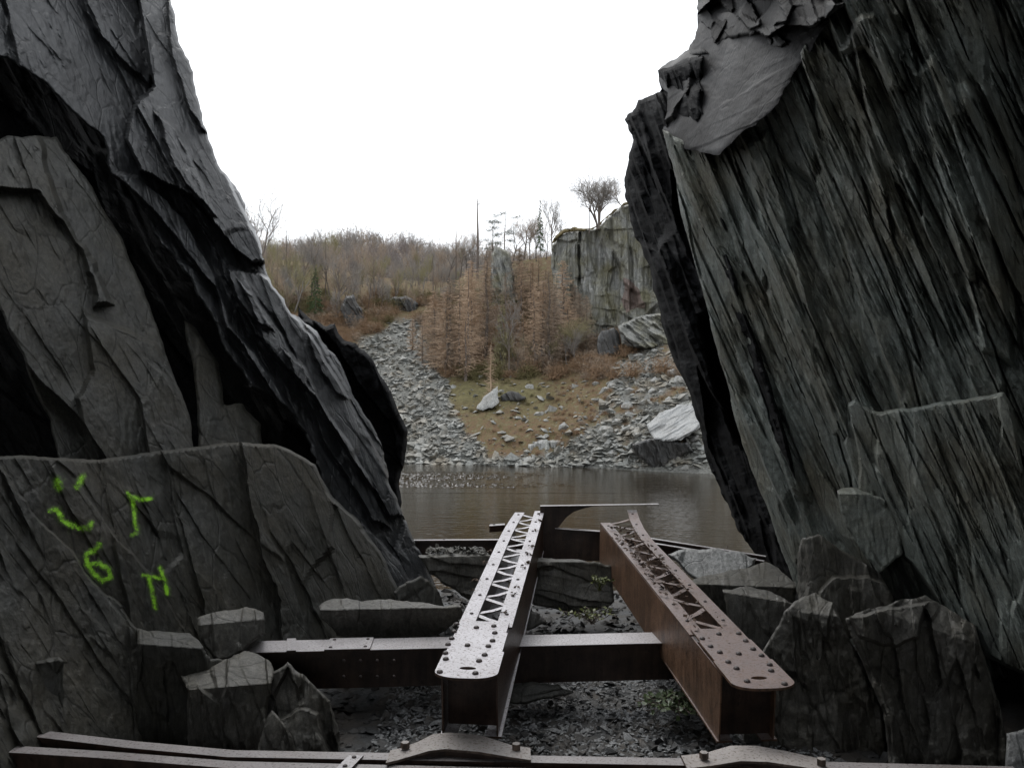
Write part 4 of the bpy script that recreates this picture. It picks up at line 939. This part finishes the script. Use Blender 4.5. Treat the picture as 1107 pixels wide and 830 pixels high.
def crag(name, label, poly, p, n, mat, seed, thick=3, amp=.8, ang=75):
    pl = plane_n(p, n)
    d = lambda U, V: pl(U, V) - amp * facets(U, V, ang, 7, 26, seed) - amp * .4 * facets(U, V, ang, 2.5, 12, seed + 1) - amp * .5 * fbm(U / 12, V / 12, seed + 2, 3)
    return tag(patch(name, poly, d, mat, step=1.1, ang=ang, jag=1.5, thick=thick, seed=seed, bev=amp * .8, bevpx=2.5, seg=2.5), label, 'rock')
crag('rock_pillar', 'slim rock pillar rising above the larches on the skyline', [(531, 275), (535, 265), (541, 268), (547, 270), (552, 277), (556, 300), (560, 350), (532, 350), (530, 300)], (543, 300, 101), (-.2, -1, .1), M['cliff'], 61)
crag('rock_outcrop', 'dark crag on the hillside above the left scree', [(368, 335), (374, 320), (382, 318), (392, 335), (398, 352), (399, 368), (380, 372), (374, 355)], (384, 345, 103), (.3, -1, .2), M['boulder_dark'], 63, ang=60)
crag('rock_outcrop', 'mossy crag at the top of the left scree', [(415, 330), (425, 321), (440, 320), (452, 328), (450, 345), (430, 348), (418, 345)], (432, 335, 112), (.1, -1, .2), M['boulder_dark'], 65)
crag('rock_outcrop', 'pale bare rock patch on the far left hillside', [(306, 305), (312, 299), (320, 308), (325, 318), (316, 322), (308, 316)], (315, 310, 110), (.3, -1, .3), M['boulder'], 67)
crag('rock_block', 'smooth dark grey block at the foot of the far cliff', [(646, 366), (650, 358), (664, 354), (669, 360), (669, 384), (648, 386)], (658, 370, 84), (.1, -1, .3), M['boulder_dark'], 69, thick=3, amp=.25)
crag('rock_outcrop', 'broken crag of tilted slabs right of the grey block', [(668, 352), (682, 346), (700, 340), (730, 335), (735, 372), (700, 378), (672, 372)], (700, 358, 82), (-.2, -1, .5), M['cliff'], 71, amp=1.6, ang=35)
crag('boulder', 'large pale smooth boulder perched near the right lake shore', [(699, 459), (708, 451), (720, 443), (734, 437), (747, 436.5), (756, 444), (757, 462), (736, 476), (709, 475), (702, 467)], (728, 455, 61.5), (-.15, -.6, .8), M['slate_pale'], 73, thick=4, amp=.22, ang=-30)
crag('boulder', 'large black undercut boulder beneath the pale one', [(683, 480), (698, 474.5), (722, 475), (745, 478), (750, 487), (735, 496), (726, 506), (707, 506), (692, 495), (686, 488)], (715, 488, 60.5), (.05, -.9, -.35), M['boulder_dark'], 75, thick=3, amp=.4)
crag('rock_outcrop', 'low grey rock step above the far shoreline', [(571, 480), (580, 477), (600, 476), (620, 474), (632, 472), (628, 486), (606, 492), (572, 490)], (598, 484, 68.5), (.05, -1, .3), M['boulder'], 77, thick=2, amp=.5, ang=85)
crag('boulder', 'big flat-faced grey slab lying on the mossy bank', [(514, 442), (522, 430), (538, 417), (540, 434), (532, 441), (522, 444)], (528, 432, 76.5), (-.2, -.8, .6), M['boulder'], 79, thick=1.5, amp=.15)
crag('boulder', 'dark low boulder beside the flat-faced slab on the mossy bank', [(541, 428), (549, 423), (560, 424), (569, 430), (560, 434), (543, 434)], (555, 429, 77.5), (0, -1, .1), M['boulder_dark'], 81, thick=1.5, amp=.2)

def boulder_mesh(seed):
    r = random.Random(seed); bm = bmesh.new()
    for k in range(16):
        d = Vector((r.gauss(0, 1), r.gauss(0, 1), r.gauss(0, 1))).normalized(); bm.verts.new((d.x * r.uniform(.8, 1.1), d.y * r.uniform(.6, .9), d.z * .62))
    bmesh.ops.convex_hull(bm, input=bm.verts); bmesh.ops.delete(bm, geom=[v for v in bm.verts if not v.link_faces], context='VERTS')
    me = bpy.data.meshes.new('boulder'); bm.to_mesh(me); bm.free(); return me
BM = [boulder_mesh(k) for k in range(8)]
for me in BM: me.materials.append(M['boulder'])
BL = [(643, 394, 14, 10), (603.5, 408, 6, 6), (620, 419, 10, 8), (596, 443, 11, 11), (610, 463, 12, 12), (645, 433, 10, 6), (662, 418, 11, 9), (678.5, 439, 15, 8), (697, 435, 12, 7), (710, 411.5, 13, 8), (665, 411, 7, 5), (682, 407, 9, 5),
      (724, 433, 10, 8), (740, 431, 9, 9), (668, 456, 12, 8), (681, 448.6, 12, 6), (715, 425, 7, 6), (695, 423, 7, 5), (680, 495, 9, 6), (742, 505, 14, 7), (762, 487, 14, 12), (753, 474, 12, 10), (734.5, 413, 12, 14), (573, 419, 12, 7),
      (582, 448, 10, 6), (571, 499, 14, 9), (655, 400, 8, 6), (700, 400, 10, 6), (720, 395, 9, 6), (690, 385, 10, 6), (708, 380, 9, 5), (676, 395, 8, 5), (560, 452, 7, 5), (590, 455, 6, 4), (627, 455, 8, 5), (650, 447, 7, 5), (640, 478, 8, 4), (655, 470, 7, 5), (690, 470, 9, 6), (668, 482, 8, 5)]
ULAB = {0: 'pale rounded boulder highest on the bracken slope below the cliff', 3: 'grey upright boulder on the brown slope left of the right scree', 4: 'tilted grey boulder just above the rock step at the shore', 7: 'flat grey slab-like boulder in the middle of the right scree',
        9: 'pale boulder on the upper right scree near the black rock edge', 19: 'pale flat boulder at the waterline right of the black boulder', 25: 'dark angular boulder at the middle of the far shoreline', 1: 'small white stone at the edge of the larch trees'}
_rb = random.Random(31)
for _ in range(46):
    u = _rb.uniform(640, 755); v = _rb.uniform(372, 500); q = _rb.uniform(4, 11) * (1.4 if _rb.random() > .8 else 1)
    if 680 < u and v > 432: continue
    BL.append((u, v, q * 1.3, q * .8))
for k, (u, v, ww, hh) in enumerate(BL):
    o = bpy.data.objects.new('boulder', BM[k % 8]); C.objects.link(o); p = ground(u, v); y = p[1]
    o.location = p; sx = ww * .62 / F * y; sz = hh * .6 / F * y / .62; o.scale = (sx, sx, sz); o.rotation_euler = (0, rnd.uniform(-.3, .3), rnd.uniform(-.6, .6))
    tag(o, ULAB.get(k, 'pale grey boulder among many strewn over the far slope'), 'boulder', 'boulders strewn over the far slope')

# loose scree
rs = np.random.RandomState(11); pts = []; sz = []
while len(pts) < 9000:
    u = rs.uniform(330, 800); v = rs.uniform(345, 506)
    a, _ = zones(np.array([u]), np.array([v]))
    if rs.rand() < a[0] * (.8 + .2 * (u < 520)) + .09:
        pts.append(ground(u, v) + np.array([0, 0, .05])); k = rs.rand()
        sz.append((.09 + .40 * k ** 4 + (.4 * rs.rand() if rs.rand() > .95 else 0)) * (1 + .5 * max(0, float(fbm(np.array([u / 14]), np.array([v / 14]), 91, 3)[0]) * 4)) * (1.15 if u < 500 else 1))
stone_cloud('scree', np.array(pts), np.array(sz), M['scree'], 12, .5)

# ------------------------------------------------------------------ trees
class MB:
    def __init__(s): s.v = []; s.f = []
    def tube(s, p, q, r0, r1, n=3):
        d = (q - p).normalized(); a = d.orthogonal().normalized(); c = d.cross(a); b0 = len(s.v)
        for P_, r in ((p, r0), (q, r1)):
            for i in range(n): t = 2 * math.pi * i / n; s.v.append(P_ + (a * math.cos(t) + c * math.sin(t)) * r)
        for i in range(n): j = (i + 1) % n; s.f.append((b0 + i, b0 + j, b0 + n + j, b0 + n + i))
    def blade(s, p, q, w_, r):
        d = q - p; e = d.cross(Vector((r.gauss(0, 1), r.gauss(0, 1), r.gauss(0, 1)))).normalized() * w_; b0 = len(s.v)
        s.v += [p - e, p + e, q]; s.f.append((b0, b0 + 1, b0 + 2))
    def leaf(s, p, d, w_, r):
        e = d.cross(Vector((r.gauss(0, 1), r.gauss(0, 1), r.gauss(0, 1)))).normalized() * w_; b0 = len(s.v)
        s.v += [p, p + d * .5 + e, p + d, p + d * .5 - e]; s.f.append((b0, b0 + 1, b0 + 2, b0 + 3))
    def me(s, name, mat):
        m_ = bpy.data.meshes.new(name); m_.from_pydata([tuple(x) for x in s.v], [], s.f); m_.materials.append(mat); return m_
def rv(r, z=0): return Vector((r.gauss(0, 1), r.gauss(0, 1), z + r.gauss(0, 1)))
def larch(seed, dens=1.0):                                # height 1
    r = random.Random(seed); T = MB(); K = MB(); pts = [Vector((0, 0, 0))]
    for i in range(8): pts.append(Vector((r.gauss(0, .004), r.gauss(0, .004), (i + 1) / 8)))
    for i in range(8): T.tube(pts[i], pts[i + 1], .013 * (1 - i / 8) + .0015, .013 * (1 - (i + 1) / 8) + .001, 5)
    for k in range(int(230 * dens)):
        h = .10 + .89 * (k / (230 * dens)) ** .95; ln = (.135 * (1 - h) ** .6 + .018) * r.uniform(.35, 1.2); a = r.uniform(0, 6.28)
        p = Vector((0, 0, h)); d = Vector((math.cos(a), math.sin(a), r.uniform(-.35, .55))); prev = p
        for i in range(3):
            q = p + d * ln * (i + 1) / 3 + Vector((0, 0, -.05 * ln * (i + 1) ** 2 * .5 + .03 * ln * i ** 2)); K.tube(prev, q, .0018, .0012); prev_ = prev; prev = q
            for j in range(int(4.5 * dens) + 3):
                b = prev_.lerp(q, r.random()); e = (d * .3 + rv(r, -1.6)).normalized() * ln * r.uniform(.12, .34); K.blade(b, b + e, .0011, r)
    return T, K
def bare(seed, spread=.5, levels=5, up=.6, stems=1, tw=.0016):
    r = random.Random(seed); T = MB(); K = MB()
    def grow(p, d, ln, rad, lv):
        n = 3 if lv < 2 else 2; prev = p
        for i in range(n):
            d = (d + rv(r) * .09 + Vector((0, 0, .05))).normalized(); q = prev + d * ln / n
            (T if lv < 2 else K).tube(prev, q, rad * (1 - .3 * i / n), rad * (1 - .3 * (i + 1) / n), 5 if lv < 2 else 3)
            if lv < levels and (lv > 0 or i > 0):
                for _ in range(r.choice((1, 2, 2)) if lv else 2):
                    sd = rv(r); sd = (sd - d * sd.dot(d)).normalized(); nd_ = (d * up + sd * spread + Vector((0, 0, .12))).normalized()
                    grow(q, nd_, ln * r.uniform(.5, .78), max(rad * .5, .0012), lv + 1)
            prev = q
        if lv == levels:
            for _ in range(3):
                e = (d + rv(r) * .5).normalized() * ln * r.uniform(.4, .9); K.blade(prev, prev + e, tw * .6, r)
    for s_ in range(stems): grow(Vector((r.gauss(0, .02), r.gauss(0, .02), 0)), Vector((r.gauss(0, .12), r.gauss(0, .12), 1)).normalized(), .42, .019, 0)
    return T, K
def spruce(seed):
    r = random.Random(seed); T = MB(); K = MB(); T.tube(Vector((0, 0, 0)), Vector((0, 0, 1)), .014, .001, 5)
    for k in range(110):
        h = .12 + .87 * k / 110; ln = (.24 * (1 - h) + .015) * r.uniform(.7, 1.1); a = r.uniform(0, 6.28); d = Vector((math.cos(a), math.sin(a), -.18)); p = Vector((0, 0, h))
        K.tube(p, p + d * ln, .002, .001)
        for j in range(22):
            b = p + d * ln * r.random() ** .6; K.leaf(b, (d * .5 + rv(r, -.5)).normalized() * ln * .22 + Vector((0, 0, -.004)), .006, r)
    return T, K
def pine(seed, dens=1.0):
    r = random.Random(seed); T = MB(); K = MB(); T.tube(Vector((0, 0, 0)), Vector((.01, 0, .5)), .013, .009, 5); T.tube(Vector((.01, 0, .5)), Vector((.03, 0, 1)), .009, .002, 5)
    for k in range(11):
        h = .35 + .6 * k / 11; a = r.uniform(0, 6.28); ln = r.uniform(.12, .26); d = Vector((math.cos(a), math.sin(a), .15)); p = Vector((.015, 0, h)); q = p + d * ln; T.tube(p, q, .004, .002)
        for j in range(int(90 * dens)):
            b = p.lerp(q, r.uniform(.45, 1.1)) + Vector((r.gauss(0, .035), r.gauss(0, .035), r.gauss(.01, .012))); K.leaf(b, rv(r, .4).normalized() * .028, .004, r)
    return T, K
def spar(seed):
    r = random.Random(seed); T = MB(); K = MB(); T.tube(Vector((0, 0, 0)), Vector((.01, 0, .55)), .018, .013, 6); T.tube(Vector((.01, 0, .55)), Vector((0, 0, 1)), .013, .004, 6)
    for k in range(20):
        h = r.uniform(.25, .98); a = r.uniform(0, 6.28); K.tube(Vector((.005, 0, h)), Vector((math.cos(a), math.sin(a), .3)) * r.uniform(.03, .10) + Vector((0, 0, h)), .003, .001)
    return T, K
PROTO = {}
def proto(key, TK, tm, cm):
    PROTO[key] = (TK[0].me('trunk', M[tm]), TK[1].me('crown', M[cm]))
for k in range(6): proto('larch%d' % k, larch(20 + k, (1.45, 1.0, 1.6, .8, 1.3, 1.1)[k]), 'bark', ('twig_larch', 'twig_larch', 'twig_brown')[k % 3])
proto('young', larch(29, .8), 'twig_larch', 'twig_larch')
for k in range(4): proto('bare%d' % k, bare(40 + k, .5, 5), 'bark', ('twig_grey', 'twig_brown')[k % 2])
for k in range(2): proto('olive%d' % k, bare(50 + k, .45, 5), 'bark_pale', 'twig_olive')
proto('big', bare(66, .62, 5, .7, 5, .0018), 'bark', 'twig_grey')
proto('spruce', spruce(60), 'bark', 'needle'); proto('pine', pine(61), 'bark', 'pine_needle'); proto('spar', spar(62), 'bark', 'bark'); proto('greyfir', spruce(65), 'bark', 'twig_olive')
HT = {k: max(max(v.co.z for v in me[0].vertices), max(v.co.z for v in me[1].vertices)) for k, me in PROTO.items()}
def tree(name, key, u, v, top, label, group=None, Y=None, lean=0, wide=1.0):
    y = ground_Y(u, v) if Y is None else Y; p = P(u, v, y); h = (v - top) / F * y / HT[key]
    root = thing(name, label, 'tree', (p - np.array([0, 0, .1])).tolist(), (0, lean, rnd.uniform(0, 6.28) if not lean else 0), group); root.scale = (h * wide, h * wide, h)
    for nm, me in zip(('trunk', 'crown'), PROTO[key]):
        o = bpy.data.objects.new(nm, me); C.objects.link(o); o.parent = root
    return root
LG = 'rust brown larches on the bank'
LAR = 'rust brown leafless larch in the stand below the far cliffs'
for k, (u, v, t, wd) in enumerate([(456, 396, 338, 1.2), (468, 399, 322, 1.3), (480, 403, 306, 1.3), (489, 404, 300, 1.3), (497, 406, 288, 1.2), (506, 406, 290, 1.3), (514, 404, 284, 1.2), (521, 402, 278, 1.0), (474, 405, 345, 1.4), (491, 408, 340, 1.4),
      (508, 408, 345, 1.3), (566, 402, 322, 1.3), (574, 405, 305, 1.2), (584, 402, 296, 1.3), (594, 399, 285, 1.2), (603, 396, 300, 1.3), (612, 393, 315, 1.3), (622, 390, 340, 1.3), (633, 388, 350, 1.2), (577, 406, 350, 1.4), (443, 385, 345, 1.2), (600, 400, 345, 1.4), (560, 352, 285, 1.3), (570, 350, 280, 1.2), (580, 348, 278, 1.3), (590, 350, 276, 1.2), (600, 356, 282, 1.2), (566, 330, 272, 1.3), (586, 326, 268, 1.2), (545, 352, 290, 1.2), (520, 350, 288, 1.2), (505, 345, 285, 1.3), (530, 330, 276, 1.2), (470, 372, 320, 1.3), (455, 365, 322, 1.3), (628, 384, 305, 1.2), (638, 384, 318, 1.2), (618, 372, 290, 1.1), (606, 378, 284, 1.2), (648, 382, 345, 1.2)]):
    lab = {4: 'rust brown larch with the tallest feathery crown left of the green conifer', 14: 'tallest rust brown larch beside the left end of the grey cliff', 20: 'small rust brown larch at the top edge of the left scree'}.get(k, LAR)
    tree('larch_tree', 'larch%d' % rnd.choice((0, 0, 1, 2, 3, 4, 5)), u + rnd.uniform(-5, 5), v + rnd.uniform(-7, 4), t + rnd.uniform(-9, 16), lab, LG, wide=wd * rnd.uniform(.9, 1.6))
tree('larch_tree', 'young', 530.5, 432, 371, 'slender young larch standing alone in front by the grey slab', LG, wide=1.1)
tree('conifer_tree', 'greyfir', 543, 402, 318, 'grey-green conifer among the rust brown larches', wide=.8)
tree('bare_tree', 'bare0', 551, 404, 314, 'dark thin bare tree right of the grey-green conifer', wide=.6)
tree('spruce_tree', 'spruce', 341, 345, 288, 'green spruce on the left hillside', wide=1.0)
SK = 'bare trees on the skyline'
for (nm, key, u, v, t, lab, Y, wd) in [
    ('dead_tree', 'spar', 516, 300, 218, 'tall dead spar trunk standing above the larches', 108, 1), ('pine_tree', 'pine', 545, 284, 228, 'layered pine beside the rock pillar on the skyline', 106, 1.1), ('pine_tree', 'pine', 533, 292, 240, 'smaller pine just left of the rock pillar on the skyline', 109, 1.1),
    ('bare_tree', 'bare1', 566, 280, 234, None, 107, 1), ('bare_tree', 'bare3', 574, 280, 232, None, 107, .9), ('pine_tree', 'spruce', 584, 276, 218, 'thin tree with a green tuft at its top on the skyline', 105, .45), ('bare_tree', 'bare2', 597, 270, 212, 'tall bare tree at the left end of the cliff top', 104, .8),
    ('bare_tree', 'bare0', 556, 284, 245, None, 108, 1), ('bare_tree', 'bare1', 497, 300, 252, None, 112, .8), ('dead_tree', 'spar', 493, 300, 250, 'short dead spar trunk left of the tall one', 112, .8), ('bare_tree', 'bare2', 505, 300, 258, None, 114, 1), ('bare_tree', 'bare3', 525, 296, 258, None, 112, 1), ('bare_tree', 'bare0', 485, 305, 268, None, 116, 1), ('bare_tree', 'bare2', 580, 282, 238, None, 108, .8), ('bare_tree', 'bare1', 590, 280, 240, None, 107, .7), ('bare_tree', 'bare3', 538, 290, 250, None, 110, .8), ('bare_tree', 'bare0', 603, 268, 236, None, 104, .7), ('bare_tree', 'bare2', 511, 300, 250, None, 113, .6)]:
    tree(nm, key, u, v, t - (8 if nm == 'bare_tree' else 4), lab or 'grey bare tree on the skyline between the tall spar and the cliff', SK, Y, wide=wd)
tree('bare_tree', 'big', 647, 247, 170, 'wide spreading bare tree on the cliff edge', None, 89, wide=1.0)
tree('bare_tree', 'bare1', 674, 224, 190, 'small bent bare tree at the cliff edge beside the dark rock', None, 88, lean=-.6)
tree('dead_tree', 'spar', 637, 252, 185, 'thin straight stem left of the spreading cliff tree', None, 91, wide=.5)
tree('bare_tree', 'bare2', 279, 330, 192, 'bare tree half hidden behind the left rock wall', None, 92, wide=.8)
tree('dead_tree', 'spar', 310, 300, 246, 'short dead trunk on the left hillside skyline', None, 118, wide=1)
tree('bare_tree', 'bare0', 343, 312, 240, 'tallest bare tree on the left hillside above the spruce', None, 112, wide=.6)
LH = 'bare trees on the left hillside'
rt = random.Random(5)
for k in range(130):
    u = rt.uniform(262, 500); v = rt.uniform(292, 352 if u < 400 else 340); hp = rt.uniform(36, 66) * (1.0 if v > 320 else .8) * (1.15 if u < 370 else .9 if u < 420 else .72)
    if 325 < u < 357 and v > 325: continue
    tree('bare_tree', rt.choice(['bare0', 'bare1', 'bare2', 'bare3', 'olive0', 'olive1', 'bare1']), u, v, v - hp, 'thin bare tree in the open wood on the left hillside', LH, wide=rt.uniform(.45, .85))
for u, v, t, wd in ((320, 318, 262, .5), (352, 322, 252, .45), (372, 318, 258, .4), (386, 330, 264, .4), (404, 326, 262, .4), (428, 322, 266, .4), (452, 325, 270, .4), (468, 330, 272, .5), (337, 316, 256, .4), (300, 316, 262, .5)):
    tree('dead_tree', 'spar', u, v, t, 'thin straight dark trunk among the bare trees of the left hillside', 'thin trunks on the left hillside', wide=wd)
for k in range(16):
    u = rt.uniform(545, 640); v = rt.uniform(385, 404)
    tree('bare_tree', rt.choice(['bare0', 'olive0', 'bare3', 'olive1']), u, v, v - rt.uniform(28, 60), 'thin bare sapling among the larches at the cliff foot', 'bare saplings at the cliff foot', wide=rt.uniform(.7, 1.1))

# far wood that reads as one mass, and low undergrowth
def merge(name, meshes, places, mats, kind='stuff'):
    V = []; Fc = []; mi = []; n = 0
    cache = []
    for me in meshes:
        co = np.empty(len(me.vertices) * 3); me.vertices.foreach_get('co', co); cache.append((co.reshape(-1, 3), [tuple(p.vertices) for p in me.polygons]))
    for (p, h, w_, a, k) in places:
        co, fs = cache[k]; ca, sa = math.cos(a), math.sin(a); x = co[:, 0] * ca - co[:, 1] * sa; y = co[:, 0] * sa + co[:, 1] * ca
        V.append(np.stack([x * w_, y * w_, co[:, 2] * h], 1) + p); Fc += [tuple(i + n for i in f) for f in fs]; mi += [k] * len(fs); n += len(co)
    o = mesh_obj(name, np.concatenate(V), Fc, mats[0])
    for m_ in mats[1:]: o.data.materials.append(m_)
    o.data.polygons.foreach_set('material_index', mi); return tag(o, kind=kind)
low = []
for k in range(4):
    T, K = bare(80 + k, .5, 3, .6, 1, .004); K.v += []; nT = len(T.v); T.f += [tuple(i + nT for i in f) for f in K.f]; T.v += K.v
    low.append(T.me('low', M['twig_grey']))
pl_ = []
for k in range(800):
    u = rt.uniform(200, 620); f = rt.random(); tp_ = float(np.interp(u, hu, top)); row = 345 + (tp_ + 2 - 345) * f ** .7; Y = 150 + 95 * f
    pl_.append((P(u, row, Y + 5), rt.uniform(9, 14), rt.uniform(9, 15), rt.uniform(0, 6.28), rt.randrange(4)))
merge('far_wood', low, pl_, [M['twig_grey'], M['twig_brown'], M['twig_grey'], M['twig_far']])
def bush(seed):
    r = random.Random(seed); K = MB()
    for k in range(120):
        d = (rv(r, .9)).normalized(); q = d * r.uniform(.5, 1); K.blade(Vector((r.gauss(0, .15), r.gauss(0, .15), 0)), q, .012, r)
        for j in range(3): b = q * r.uniform(.5, 1); K.blade(b, b + rv(r, .4).normalized() * .3, .009, r)
    return K.me('bush', M['bracken'])
bs = [bush(1), bush(2), bush(3)]
pl_ = []
for k in range(2200):
    u = rt.uniform(290, 740); v = rt.uniform(318, 498); a, m_ = zones(np.array([u]), np.array([v]))
    if a[0] > .3 or (470 < u < 600 and v > 415 and rt.random() < .8): continue
    hh = rt.uniform(.15, .5) if v > 410 else rt.uniform(.8, 2.2)
    pl_.append((ground(u, v), hh, hh * 1.1, rt.uniform(0, 6.28), 1 if m_[0] > .4 else rt.choice([0, 0, 2])))
merge('undergrowth', bs, pl_, [M['bracken'], M['grass'], M['twig_brown']])
